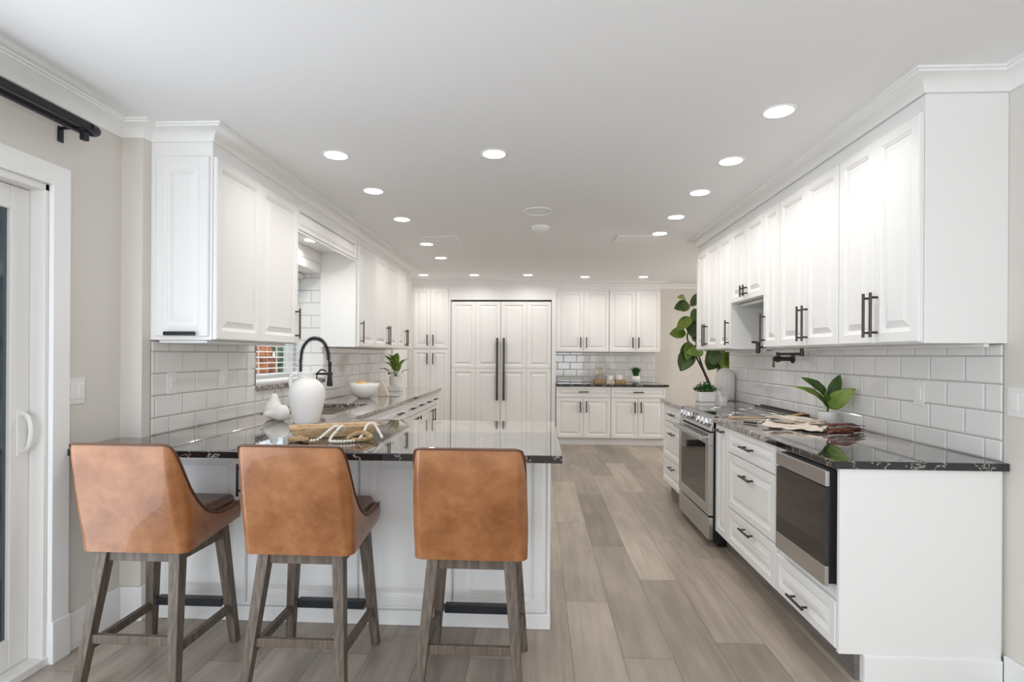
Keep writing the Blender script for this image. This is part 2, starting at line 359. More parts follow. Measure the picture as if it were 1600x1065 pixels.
# baseboards
def base_board(name, x0, x1, y0, y1, h=.17):
    struct(MB().box(x0, x1, y0, y1, 0, h).build(name, 'trim', bevel=.004))
base_board('baseboard_left', WL, WL+.018, 2.32, JOG-.0)
base_board('baseboard_jog', WL+.018, WL2, JOG-.018, JOG)
base_board('baseboard_kitchen', WL2, WL2+.018, JOG-.018, 2.67)
base_board('baseboard_right', WR-.018, WR, -3.18, 2.295, .14)
base_board('baseboard_back', 1.9, 4.0, WB-.018, WB, .14)

# patio door: casing, jamb, sliding panel
cs = MB()
cs.box(WL, WL+.022, DY1-.002, DY1+.085, 0, DZ+.09).box(WL, WL+.022, DY0-.085, DY1-.002, DZ, DZ+.09).box(WL, WL+.022, DY0-.085, DY0, 0, DZ)
cs.box(WL, WL+.03, DY1-.004, DY1+.087, 0, .18)
struct(cs.build('trim_3', 'trim', bevel=.003))
d1 = bpy.data.objects.new('door_1', None); C.objects.link(d1); d1.location = (-2.2, DY1, 0); struct(d1)
j = MB().box(-2.32, WL, DY1-.02, DY1, 0, DZ).box(-2.32, WL, DY0, DY0+.02, 0, DZ).box(-2.32, WL, DY0, DY1, DZ-.03, DZ).box(-2.32, WL+.01, DY0, DY1, 0, .035)
j.build('door_frame', 'vinyl', d1, bevel=.003)
def slider(y0, y1, xc):
    s_ = .085
    f = MB().box(xc-.02, xc+.02, y1-s_, y1, .036, DZ-.032).box(xc-.02, xc+.02, y0, y0+s_, .036, DZ-.032).box(xc-.02, xc+.02, y0+s_, y1-s_, .036, .16).box(xc-.02, xc+.02, y0+s_, y1-s_, DZ-.13, DZ-.032)
    p = f.build('sliding_panel', 'vinyl', d1, bevel=.004)
    MB().box(xc-.003, xc+.003, y0+s_, y1-s_, .16, DZ-.13).build('glass_pane', 'darkglass', p)
    bl = MB()
    return p
p_ = slider(.85, DY1-.021, -2.19)
slider(DY0+.021, .93, -2.25)
h = MB(); hy = 2.178
h.box(-2.170, -2.163, hy-.018, hy+.018, .905, 1.10)
h.tube(curve_pts([(-2.166, hy, .925), (-2.135, hy-.004, .94), (-2.12, hy-.006, .99), (-2.12, hy-.006, 1.03), (-2.135, hy-.004, 1.07), (-2.166, hy, 1.085)], 5), .009, 8)
h.build('handle', 'plastic', p_, smooth=True)

# curtain track over the patio door
t = thing('curtain_rod', 'black double curtain rod mounted high above the sliding patio door', 'curtain rod', (-2.0, 2.3, 2.3))
MB().box(-2.045, -2.02, .2, 2.30, 2.31, 2.345).box(-1.985, -1.96, .2, 2.30, 2.31, 2.345).build('rod', 'black', t, bevel=.006)
MB().tube(curve_pts([(-2.035, 2.29, 2.328), (-2.03, 2.33, 2.328), (-2.003, 2.35, 2.328), (-1.976, 2.33, 2.328), (-1.97, 2.29, 2.328)], 6), .018, 10).build('finial', 'black', t, smooth=True)
for y in (.4, 2.285):
    MB().box(WL, -1.965, y-.006, y+.006, 2.318, 2.330).box(-2.004, -1.980, y-.014, y+.014, 2.268, 2.312).box(WL, WL+.008, y-.014, y+.014, 2.262, 2.33).build('bracket', 'black', t, bevel=.003)

# far side door on the left wall past the sink run
dd = bpy.data.objects.new('door_2', None); C.objects.link(dd); dd.location = (WL2, 7.7, 0); struct(dd)
MB().box(WL2, WL2+.02, 7.28, 7.36, 0, 2.2).box(WL2, WL2+.02, 8.02, 8.10, 0, 2.2).box(WL2, WL2+.02, 7.36, 8.02, 2.12, 2.2).build('casing', 'trim', dd, bevel=.003)
MB().box(WL2, WL2+.008, 7.36, 8.02, .0, 2.12).build('door_panel', 'trim', dd)

# ------------------------------------------------------------------ kitchen window over the sink
wn = bpy.data.objects.new('window_1', None); C.objects.link(wn); wn.location = (-2.25, 4.3, 1.1); struct(wn)
fr = MB()
x0, x1 = -2.31, -2.25
fr.box(x0, x1, WY0, WY0+.05, WZ0, WZ1).box(x0, x1, WY1-.05, WY1, WZ0, WZ1).box(x0, x1, WY0+.05, WY1-.05, WZ0, WZ0+.05).box(x0, x1, WY0+.05, WY1-.05, WZ1-.05, WZ1)
fr.build('window_frame', 'vinyl', wn, bevel=.003)
g = MB()
for k in range(1, 6): z = WZ0+.05+k*(WZ1-WZ0-.1)/6; g.box(-2.285, -2.277, WY0+.05, WY1-.05, z-.006, z+.006)
for y in (4.02, 4.325, 4.63): g.box(-2.285, -2.277, y-.006, y+.006, WZ0+.05, WZ1-.05)
g.build('muntin', 'vinyl', wn)
MB().box(-2.283, -2.279, WY0+.05, WY1-.05, WZ0+.05, WZ1-.05).build('glass_pane', 'glass', wn)
MB().box(-2.24, WL2-.03, WY0+.001, WY1-.001, WZ0, WZ0+.022).build('window_ledge', 'trim', wn, bevel=.004)
bl = thing('window_blind', 'white slatted blind hung in the window over the sink', 'blind', (-2.2, 4.3, 2.0))
MB().box(-2.225, -2.165, WY0+.02, WY1-.02, WZ1-.06, WZ1-.01).build('headrail', 'plastic', bl, bevel=.004)
sl = MB()
for k in range(20):
    z = WZ1-.10-k*.045
    sl.cube8([(-2.215, WY0+.03, z+.004), (-2.185, WY0+.03, z-.002), (-2.185, WY1-.03, z-.002), (-2.215, WY1-.03, z+.004), (-2.215, WY0+.03, z+.006), (-2.185, WY0+.03, z), (-2.185, WY1-.03, z), (-2.215, WY1-.03, z+.006)])
sl.build('slats', 'plastic', bl)
for y in (3.9, 4.3, 4.75): MB().tube([(-2.194, y, WZ0+.03), (-2.194, y, WZ1-.06)], .0015, 5).build('cord', 'plastic', bl)
# garden outside
tag(MB().box(-14, -2.4, -4, 14, -.25, -.2).build('lawn', 'lawn'), 'green lawn outside the window over the sink', 'lawn')['kind'] = 'structure'
def bush(name, label, c, r, m, seed, cat='bush'):
    random.seed(seed); b = MB()
    for k in range(60):
        a = random.uniform(0, 2*PI); e = random.uniform(-.6, 1.4); q = r*random.uniform(.5, .9)
        b.ball((c[0]+q*math.cos(a)*math.cos(e), c[1]+q*math.sin(a)*math.cos(e), c[2]+q*math.sin(e)), r*random.uniform(.16, .3), 7, 5)
    t = thing(name, label, cat, (c[0], c[1], -.2)); b.build('foliage', m, t); MB().tube([(c[0], c[1], -.2), (c[0], c[1], c[2])], .05, 7).build('trunk', 'bark', t)
bush('flowering_bush', 'orange flowering bush seen through the left part of the sink window', (-4.0, 7.5, 1.10), .36, 'terra', 3)
bush('garden_bush', 'dark green bush seen through the right part of the sink window', (-3.2, 7.8, 1.12), .42, 'hedge', 4)
bush('garden_bush', 'second green bush farther back behind the orange one outside', (-5.0, 10.6, 1.2), .9, 'hedge', 5)
tag(MB().box(-9.2, -9.0, 5, 14, -.2, 1.5).build('garden_wall', 'stucco'), 'pale stucco garden wall behind the bushes outside', 'wall')['kind'] = 'structure'

# ------------------------------------------------------------------ tiles: real bevelled tiles in one mesh per wall
TR = [.915, 1.002, 1.1175, 1.233, 1.3485, 1.464, 1.5795, 1.695, 1.8105, 1.926, 2.0415, 2.157, 2.2725]
def tile_run(name, mk, v0, v1, zb, zt, phase, pitch=.2175, holes=(), rows=TR):
    """mk(n, u, z) -> point; tiles between v0..v1; phase tuple for odd/even rows"""
    tl = MB(); G = .0018; T = .008
    for r in range(len(rows)-1):
        z0, z1 = max(rows[r], zb), min(rows[r+1], zt)
        if z1-z0 < .012: continue
        ph = phase[r % 2]; k0 = math.floor((v0-ph)/pitch)-1; k = k0
        while ph+k*pitch < v1:
            a, bb = max(ph+k*pitch, v0), min(ph+(k+1)*pitch, v1); k += 1
            if bb-a < .01: continue
            segs = [(a, bb, z0, z1)]
            for h0, h1, hz0, hz1 in holes:
                ns = []
                for s0, s1, q0, q1 in segs:
                    if s1 <= h0 or s0 >= h1 or q1 <= hz0 or q0 >= hz1: ns.append((s0, s1, q0, q1)); continue
                    if s0 < h0: ns.append((s0, h0, q0, q1))
                    if s1 > h1: ns.append((h1, s1, q0, q1))
                    if q0 < hz0: ns.append((max(s0, h0), min(s1, h1), q0, hz0))
                    if q1 > hz1: ns.append((max(s0, h0), min(s1, h1), hz1, q1))
                segs = ns
            for s0, s1, q0, q1 in segs:
                if s1-s0 < .008 or q1-q0 < .008: continue
                e = min(.007, (s1-s0)/3, (q1-q0)/3)
                o = [(s0+G, q0+G), (s1-G, q0+G), (s1-G, q1-G), (s0+G, q1-G)]; i_ = [(s0+G+e, q0+G+e), (s1-G-e, q0+G+e), (s1-G-e, q1-G-e), (s0+G+e, q1-G-e)]
                vs = [mk(.002, u, z) for u, z in o]+[mk(T-.003, u, z) for u, z in o]+[mk(T, u, z) for u, z in i_]
                fs = [(0, 1, 5, 4), (1, 2, 6, 5), (2, 3, 7, 6), (3, 0, 4, 7), (4, 5, 9, 8), (5, 6, 10, 9), (6, 7, 11, 10), (7, 4, 8, 11), (8, 9, 10, 11)]
                tl.add(vs, fs)
    return tl
def backing(mk, v0, v1, zb, zt, holes=()):
    b = MB(); us = sorted({v0, v1, *[h for q in holes for h in q[:2]]}); zs = sorted({zb, zt, *[h for q in holes for h in q[2:]]})
    for i in range(len(us)-1):
        for j_ in range(len(zs)-1):
            uc, zc = (us[i]+us[i+1])/2, (zs[j_]+zs[j_+1])/2
            if any(h[0] < uc < h[1] and h[2] < zc < h[3] for h in holes): continue
            b.add([mk(.004, us[i], zs[j_]), mk(.004, us[i+1], zs[j_]), mk(.004, us[i+1], zs[j_+1]), mk(.004, us[i], zs[j_+1])], [(0, 1, 2, 3)])
    return b
mkR = lambda n, u, z: (WR-n, u, z)
mkL = lambda n, u, z: (WL2+n, u, z)
mkB = lambda n, u, z: (u, WB-n, z)
def tiled(name, mk, v0, v1, zb, zt, phase, pitch=.2175, holes=()):
    o = bpy.data.objects.new(name, None); C.objects.link(o); p = mk(0, (v0+v1)/2, zb); o.location = p; struct(o)
    tile_run(name, mk, v0, v1, zb, zt, phase, pitch, holes).build('tiles', 'tile', o)
    backing(mk, v0, v1, zb, zt, holes).build('grout', 'grout', o)
tiled('wall_tile_right', mkR, 2.32, 5.52, .915, 1.398, (2.409, 2.517), .2165)
hl = ((WY0, WY1, WZ0-.03, WZ1),)
tiled('wall_tile_left', mkL, UY0L+.004, 7.22, .915, 1.403, (2.838, 2.728), .2215, hl)
tiled('wall_tile_window', mkL, 3.64, 4.92, 1.405, 2.265, (2.838, 2.728), .2215, hl)
tiled('wall_tile_back', mkB, .262, 1.86, .915, 1.392, (.30, .40), .205)
mkJ = lambda n, u, z: (u, WY1-n, z)
jt = tile_run('j', mkJ, -2.25, WL2+.008, WZ0, WZ1, (-2.10, -2.20), .2175).build('wall_tile_jamb', 'tile'); struct(jt)
struct(backing(mkJ, -2.25, WL2+.008, WZ0, WZ1).build('wall_grout_jamb', 'grout'))
mkJ2 = lambda n, u, z: (u, WY0+n, z)
struct(tile_run('j', mkJ2, -2.25, WL2+.008, WZ0, WZ1, (-2.10, -2.20), .2175).build('wall_tile_jamb_near', 'tile'))
struct(MB().box(-2.25, WL2+.008, WY0, WY1, WZ1-.004, WZ1).build('trim_head', 'trim'))

# ------------------------------------------------------------------ cabinets
def frame(plane, fpos):
    if plane == 'R': return lambda u, n, z: (fpos-n, u, z)
    if plane == 'L': return lambda u, n, z: (fpos+n, u, z)
    return lambda u, n, z: (u, fpos-n, z)           # 'B' faces the camera
def pbox(b, T, u0, u1, n0, n1, z0, z1):
    return b.cube8([T(u0, n0, z0), T(u1, n0, z0), T(u1, n1, z0), T(u0, n1, z0), T(u0, n0, z1), T(u1, n0, z1), T(u1, n1, z1), T(u0, n1, z1)])
def raised(T, u0, u1, z0, z1, n0=.002, t=.02, fr=.058):
    g_ = .0015; u0 += g_; u1 -= g_; z0 += g_; z1 -= g_
    fr = min(fr, (u1-u0)*.27, (z1-z0)*.27); s_ = fr/.058
    rings = [(0, n0), (0, n0+t-.004), (.004*s_, n0+t), (fr-.012*s_, n0+t), (fr-.008*s_, n0+t-.004), (fr-.001*s_, n0+t-.006), (fr+.002*s_, n0+t-.012), (fr+.008*s_, n0+t-.012), (fr+.034*s_, n0+t-.003), (fr+.038*s_, n0+t-.001)]
    b = MB(); vs = []
    for i, n in rings: vs += [T(u0+i, n, z0+i), T(u1-i, n, z0+i), T(u1-i, n, z1-i), T(u0+i, n, z1-i)]
    fs = [(3, 2, 1, 0)]
    for k in range(len(rings)-1):
        for q in range(4): fs.append((k*4+q, k*4+(q+1) % 4, (k+1)*4+(q+1) % 4, (k+1)*4+q))
    k = (len(rings)-1)*4; fs.append((k, k+1, k+2, k+3)); return b.add(vs, fs)
def bar_handle(T, kind, u, z, ln, n0=.022, flat=False):
    b = MB(); r = .0065; so = .032
    if kind == 'v':
        if flat: pbox(b, T, u-.008, u+.008, n0+.022, n0+.034, z-ln/2, z+ln/2)
        else: b.tube([T(u, n0+so, z-ln/2), T(u, n0+so, z+ln/2)], r, 8)
        for q in (-1, 1): b.tube([T(u, n0, z+q*(ln/2-.022)), T(u, n0+so, z+q*(ln/2-.022))], .0055, 8)
    else:
        if flat: pbox(b, T, u-ln/2, u+ln/2, n0+.022, n0+.034, z-.008, z+.008)
        else: b.tube([T(u-ln/2, n0+so, z), T(u+ln/2, n0+so, z)], r, 8)
        for q in (-1, 1): b.tube([T(u+q*(ln/2-.022), n0, z), T(u+q*(ln/2-.022), n0+so, z)], .0055, 8)
    return b
def cabinet(name, label, cat, plane, fpos, u0, u1, z0, z1, depth, fronts, group=None, toe=None, m='cab', flat=False):
    """fronts: (kind, u0, u1, z0, z1, handle or None); handle = (orientation, u, z, length)"""
    T = frame(plane, fpos)
    t = thing(name, label, cat, T((u0+u1)/2, -depth/2, 0 if toe else z0), group)
    b = MB(); pbox(b, T, u0+.0008, u1-.0008, -depth, 0, z0, z1); b.build('body', m, t, bevel=.0012)
    if toe: pbox(MB(), T, u0, u1, -depth, -toe[0], .0, z0).build('toe_kick', toe[1], t)
    for f in fronts:
        k, a, c_, d_, e_, hd = f
        o = raised(T, a, c_, d_, e_).build(k, m, t, bevel=0)
        if hd: bar_handle(T, *hd, flat=flat).build('handle', 'bronze', o, smooth=True)
    return t

UZ0, UZ1 = 1.40, 2.42
DT = 2.345                         # wall door tops
GA = 'wall cabinets on the right wall'
def upR(label, y0, y1, divs, handles, z0=UZ0):
    fr_ = []
    for i in range(len(divs)-1):
        fr_.append(('door', divs[i], divs[i+1], z0+.004, DT, handles[i]))
    return cabinet('wall_cabinet', label, 'cabinet', 'R', UXR, y0, y1, z0, UZ1, WR-UXR-.001, fr_, GA)
HZ = 1.535; HL = .205
upR('white two-door wall cabinet at the near right end above the bare black worktop', 2.302, 2.905, (2.305, 2.602, 2.9), (('v', 2.575, HZ, HL), ('v', 2.63, HZ, HL)))
upR('white two-door wall cabinet above the potted leaf plant and folded linen', 2.905, 3.605, (2.91, 3.257, 3.6), (('v', 3.228, HZ, HL), ('v', 3.29, HZ, HL)))
upR('narrow single-door white wall cabinet just nearer than the stove recess', 3.605, 3.853, (3.61, 3.85), (('v', 3.82, HZ, HL),))
upR('short two-door white wall cabinet over the open stove recess', 3.853, 4.497, (3.856, 4.175, 4.494), (('v', 4.145, 1.835, .085), ('v', 4.205, 1.835, .085)), 1.762)
upR('single-door white wall cabinet just beyond the stove recess', 4.497, 4.80, (4.50, 4.797), (('v', 4.53, HZ, HL),))
upR('white two-door wall cabinet at the far end of the right run', 4.80, UY1R, (4.803, 5.125, UY1R-.003), (('v', 5.095, HZ, HL), ('v', 5.155, HZ, HL)))
tag(MB().box(UXR+.03, WR-.001, 3.90, 4.46, 1.735, 1.761).build('range_hood', 'steel', bevel=.004), 'stainless hood insert under the short cabinet over the stove', 'range hood')
# light rail strips under the wall cabinets
for y0, y1 in ((2.32, 3.85), (4.5, 5.43)):
    tag(MB().box(UXR+.25, UXR+.27, y0, y1, 1.384, 1.4).build('light_rail', 'cab', bevel=.004), 'white moulding strip under the wall cabinets %s the stove recess' % ('nearer than' if y0 < 3 else 'beyond'), 'moulding')

def upL(label, y0, y1, divs, handles, z0=1.408):
    fr_ = [('door', divs[i], divs[i+1], z0+.003, DT, handles[i]) for i in range(len(divs)-1)]
    return cabinet('wall_cabinet', label, 'cabinet', 'L', UXL, y0, y1, z0, UZ1, UXL-WL2-.001, fr_, 'wall cabinets on the left wall')
cL = upL('white two-door wall cabinet at the near left end with a panelled side', UY0L, 3.645, (2.70, 3.152, 3.641), (None, ('v', 3.602, 1.545, HL)))
TE = lambda u, n, z: (u, UY0L-n, z)
pe = raised(TE, WL2+.035, UXL-.012, 1.425, 2.345, n0=.0, t=.014).build('side_panel', 'cab', cL)
MB().box(-1.895, -1.735, UY0L-.044, UY0L-.028, 1.430, 1.450).box(-1.88, -1.87, UY0L-.03, UY0L-.013, 1.434, 1.445).box(-1.77, -1.76, UY0L-.03, UY0L-.013, 1.434, 1.445).build('towel_bar', 'black', cL, bevel=.002)
upL('single-door white wall cabinet just beyond the sink window', 4.87, 5.39, (4.90, 5.385), (('v', 4.945, 1.545, HL),))
upL('white two-door wall cabinet above the square-potted plant left', 5.39, 6.28, (5.395, 5.82, 6.275), (('v', 5.785, 1.545, HL), ('v', 5.855, 1.545, HL)))
upL('white wall cabinet at the far end of the left run', 6.28, UY1L, (6.285, 6.62, UY1L-.003), (('v', 6.585, 1.545, HL), ('v', 6.655, 1.545, HL)))
tag(MB().box(WL2+.03, UXL-.04, 2.72, 3.60, 1.393, 1.407).build('light_rail', 'cab', bevel=.004), 'white moulding strip under the near left wall cabinet', 'moulding')
# valance bridging the window gap
vl = thing('window_valance', 'white panelled valance bridging the cabinets above the sink window', 'valance', (UXL, 4.25, 2.2))
MB().box(UXL-.02, UXL, 3.645, 4.87, 2.185, 2.42).build('board', 'cab', vl)
T = frame('L', UXL)
raised(T, 3.66, 4.86, 2.20, 2.36, n0=0, t=.012, fr=.03).build('face_panel', 'cab', vl)
MB().box(WL2, UXL-.02, 3.645, 4.87, 2.262, 2.28).build('soffit_board', 'cab', vl)

# ---- right base run
BX = 1.258          # base body front (doors stand 0.022 proud)
ZB, ZT = .12, .882
T = frame('R', BX)
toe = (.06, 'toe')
def stack(label, y0, y1, grp):
    yc = (y0+y1)/2
    return cabinet('drawer_cabinet', label, 'cabinet', 'R', BX, y0, y1, ZB, ZT, WR-BX-.001,
        [('drawer', y0+.004, y1-.004, .722, .876, ('h', yc, .798, .16)), ('drawer', y0+.004, y1-.004, .364, .716, ('h', yc, .622, .16)), ('drawer', y0+.004, y1-.004, .126, .358, ('h', yc, .305, .16))], grp, toe)
stack('white three-drawer base cabinet between the stove and the microwave drawer', 2.90, 3.62, 'three-drawer base cabinets')
stack('white three-drawer base cabinet on the far side of the stove', 4.675, 5.46, 'three-drawer base cabinets')
cabinet('pullout_cabinet', 'narrow white pull-out base cabinet directly beside the stove', 'cabinet', 'R', BX, 3.62, 3.868, ZB, ZT, WR-BX-.001,
        [('door', 3.624, 3.864, .126, .876, ('h', 3.744, .838, .16))], None, toe)
mc = thing('microwave_cabinet', 'white base cabinet at the near right end housing the microwave drawer', 'cabinet', (1.58, 2.6, 0))
MB().box(BX-.018, WR-.02, 2.302, 2.322, .12, .882).build('end_panel', 'cab', mc, bevel=.0015)
MB().box(BX+.08, WR-.02, 2.300, 2.33, 0, .12).build('end_skirting', 'trim', mc, bevel=.0015)
MB().box(BX+.08, WR-.02, 2.292, 2.301, 0, .115).build('end_skirting', 'trim', mc, bevel=.003)
MB().box(BX, WR-.001, 2.322, 2.90, .12, .38).box(BX, WR-.001, 2.322, 2.345, .38, .882).box(BX, WR-.001, 2.83, 2.90, .38, .882).box(BX, WR-.001, 2.345, 2.83, .866, .882).box(1.75, WR-.001, 2.345, 2.83, .38, .866).build('body', 'cab', mc)
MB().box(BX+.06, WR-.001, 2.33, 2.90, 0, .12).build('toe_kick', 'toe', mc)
dr = raised(T, 2.325, 2.896, .128, .325).build('drawer', 'cab', mc)
bar_handle(T, 'h', 2.62, .19, .16).build('handle', 'bronze', dr, smooth=True)
mw = thing('microwave_oven', 'stainless microwave drawer with dark glass under the near right worktop', 'microwave', (1.5, 2.58, .38))
MB().box(1.222, 1.74, 2.352, 2.82, .386, .862).build('housing', 'blackplastic', mw, bevel=.003)
MB().box(1.205, 1.223, 2.346, 2.824, .797, .863).build('control_strip', 'steel', mw, bevel=.003)
dpn = MB().box(1.205, 1.221, 2.346, 2.824, .378, .462).box(1.205, 1.221, 2.818, 2.824, .462, .79).build('drawer_front', 'steel', mw, bevel=.002)
MB().box(1.205, 1.221, 2.347, 2.818, .462, .790).build('door_glass', 'ovenglass', mw, bevel=.002)
MB().box(1.212, 1.222, 2.35, 2.80, .790, .797).build('finger_gap', 'blackplastic', mw)

# ---- range
rg = thing('range_stove', 'stainless slide-in electric range with black glass cooktop on the right', 'stove', (1.5, 4.27, 0))
RY0, RY1 = 3.870, 4.673
MB().box(1.225, 1.88, RY0, RY1, .05, .90).build('body', 'blackplastic', rg)
MB().box(1.27, 1.86, RY0+.03, RY1-.03, 0, .05).build('base', 'blackplastic', rg)
MB().box(1.235, 1.845, RY0+.002, RY1-.002, .90, .921).build('cooktop', 'blackglass', rg, bevel=.002)
MB().box(1.222, 1.24, RY0, RY1, .905, .925).box(1.235, 1.88, RY0, RY0+.004, .90, .9225).box(1.235, 1.88, RY1-.004, RY1, .90, .9225).build('cooktop_edge', 'steel', rg, bevel=.0015)
MB().box(1.80, 1.884, RY0, RY1, .915, .9245).build('rear_trim', 'steel', rg, bevel=.002)
for a, h_ in ((1.812, .012), (1.862, .018)): MB().box(a, a+.016, RY0, RY1, .9245, .9245+h_).build('rear_vent', 'bronze', rg, bevel=.003)
rings = MB()
for cx_, cy_, r_ in ((1.42, 4.07, .10), (1.42, 4.48, .085), (1.68, 4.07, .085), (1.68, 4.48, .10)):
    for q in (r_, r_*.62):
        P = [(cx_+q*math.cos(2*PI*k/40), cy_+q*math.sin(2*PI*k/40), .9205) for k in range(40)]; rings.tube(P, .0012, 4, closed=True)
rings.build('burner_mark', 'steel', rg)
cp = MB(); cp.cube8([(1.20, RY0, .815), (1.26, RY0, .815), (1.26, RY1, .815), (1.20, RY1, .815), (1.226, RY0, .922), (1.26, RY0, .922), (1.26, RY1, .922), (1.226, RY1, .922)])
cpo = cp.build('control_panel', 'steel', rg, bevel=.003)
nx, nz = -.97, .236
for y in (3.955, 4.045, 4.135, 4.42, 4.51, 4.60):
    k = MB(); c0 = Vector((1.213, y, .868)); d = Vector((nx, 0, nz))
    k.tube([c0, c0+d*.008, c0+d*.009, c0+d*.028, c0+d*.031], [.031, .031, .026, .024, .021], 18)
    k.bar(c0+d*.034+Vector((0, 0, -.022)), c0+d*.034+Vector((0, 0, .022)), .007, .006)
    k.build('knob', 'steel', cpo, smooth=True)
MB().cube8([(1.205, 4.20, .835), (1.22, 4.20, .835), (1.22, 4.36, .835), (1.205, 4.36, .835), (1.2195, 4.20, .902), (1.235, 4.20, .902), (1.235, 4.36, .902), (1.2195, 4.36, .902)]).build('display', 'blackglass', cpo)
do = MB(); do.box(1.19, 1.225, RY0+.002, RY1-.002, .225, .30).box(1.19, 1.225, RY0+.002, RY0+.075, .30, .72).box(1.19, 1.225, RY1-.075, RY1-.002, .30, .72).box(1.19, 1.225, RY0+.002, RY1-.002, .72, .805)
dobj = do.build('oven_door', 'steel', rg, bevel=.002)
MB().box(1.192, 1.222, RY0+.075, RY1-.075, .30, .72).build('door_glass', 'ovenglass', dobj)
hb = MB(); hb.box(1.135, 1.15, RY0+.02, RY1-.02, .752, .783)
for y in (RY0+.05, RY1-.05): hb.box(1.148, 1.192, y-.012, y+.012, .757, .778)
hb.build('handle', 'steel', dobj, bevel=.004)
MB().box(1.193, 1.225, RY0+.002, RY1-.002, .055, .213).build('storage_drawer', 'steel', rg, bevel=.003)

# ---- worktops
def slab(xs, ys, mask, z0, z1):
    b = MB(); nx_, ny_ = len(xs)-1, len(ys)-1
    ok = lambda i, j: 0 <= i < nx_ and 0 <= j < ny_ and mask(i, j)
    vid = {}
    def V(i, j, z):
        if (i, j, z) not in vid: vid[(i, j, z)] = len(b.v); b.v.append((xs[i], ys[j], z))
        return vid[(i, j, z)]
    for i in range(nx_):
        for j in range(ny_):
            if not ok(i, j): continue
            b.f.append((V(i, j, z1), V(i+1, j, z1), V(i+1, j+1, z1), V(i, j+1, z1))); b.f.append((V(i, j, z0), V(i, j+1, z0), V(i+1, j+1, z0), V(i+1, j, z0)))
            for di, dj, a, c_ in ((0, -1, (i, j), (i+1, j)), (1, 0, (i+1, j), (i+1, j+1)), (0, 1, (i+1, j+1), (i, j+1)), (-1, 0, (i, j+1), (i, j))):
                if not ok(i+di, j+dj): b.f.append((V(*a, z0), V(*c_, z0), V(*c_, z1), V(*a, z1)))
    return b
SX0, SX1, SY0, SY1 = -1.85, -1.455, 3.76, 4.61
xs = [WL+.001, WL2+.001, SX0, SX1, -1.245, .103]; ys = [2.31, JOG-.001, 3.515, SY0, SY1, 6.93]
def mk_(i, j):
    if j == 0: return True
    if j == 1: return i >= 1
    if j == 3 and i == 2: return False
    return 1 <= i <= 3
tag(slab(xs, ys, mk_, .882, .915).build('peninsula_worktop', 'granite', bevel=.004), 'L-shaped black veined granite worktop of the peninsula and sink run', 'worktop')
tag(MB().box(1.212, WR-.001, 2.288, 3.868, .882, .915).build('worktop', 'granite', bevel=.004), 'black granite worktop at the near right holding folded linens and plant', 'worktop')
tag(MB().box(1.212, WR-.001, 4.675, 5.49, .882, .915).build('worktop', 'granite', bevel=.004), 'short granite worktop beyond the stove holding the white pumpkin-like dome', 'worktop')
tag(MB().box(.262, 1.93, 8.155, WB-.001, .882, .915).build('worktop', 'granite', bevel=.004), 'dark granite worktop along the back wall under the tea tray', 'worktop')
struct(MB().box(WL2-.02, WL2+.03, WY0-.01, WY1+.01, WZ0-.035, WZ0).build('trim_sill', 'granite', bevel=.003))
# sink
sk = thing('kitchen_sink', 'double-bowl stainless undermount sink below the black spring faucet', 'sink', ((SX0+SX1)/2, 4.24, .7))
for a, c_ in ((SY0, 4.24), (4.27, SY1)):
    b = MB(); w = .012; z0 = .70
    b.box(SX0-w, SX1+w, a-w+.002, c_+w-.002, z0-w, z0).box(SX0-w, SX0, a, c_, z0, .881).box(SX1, SX1+w, a, c_, z0, .881).box(SX0, SX1, a-w+.002, a, z0, .881).box(SX0, SX1, c_, c_+w-.002, z0, .881)
    o = b.build('bowl', 'sinksteel', sk)
    MB().lathe((SX0+SX1)/2, (a+c_)/2, [(.045, 0), (.045, .003), (.03, .004), (.01, .001)], 20, z0=z0).build('drain', 'steel', o, smooth=True)

# ---- peninsula base
PX = .045
pn = thing('peninsula_cabinet', 'white panelled peninsula base behind the three leather stools', 'cabinet', (-.95, 3.0, 0))
MB().box(WL2+.005, PX, 2.692, 3.47, .0, .8815).build('body', 'cab', pn)
T = frame('B', 2.692)
ex = (-1.938, -1.467, -.892, -.42, .032)
for i in range(4):
    o = raised(T, ex[i]+.003, ex[i+1]-.003, .085, .872, n0=0).build('door', 'cab', pn)
    if i == 0: bar_handle(T, 'v', ex[1]-.03, .71, .16).build('handle', 'bronze', o, smooth=True)
MB().box(WL2+.02, PX+.018, 2.662, 2.69, 0, .072).box(PX, PX+.018, 2.69, 3.47, 0, .072).build('skirting', 'trim', pn, bevel=.004)
MB().box(PX, PX+.016, 2.675, 2.72, .072, .8815).build('corner_post', 'cab', pn, bevel=.002)

# ---- left base run (sink side)
LX = -1.292
def baseL(name, label, y0, y1, fronts, grp=None): return cabinet(name, label, 'cabinet', 'L', LX, y0, y1, ZB, ZT, LX-WL2-.001, fronts, grp, (.06, 'cab'))
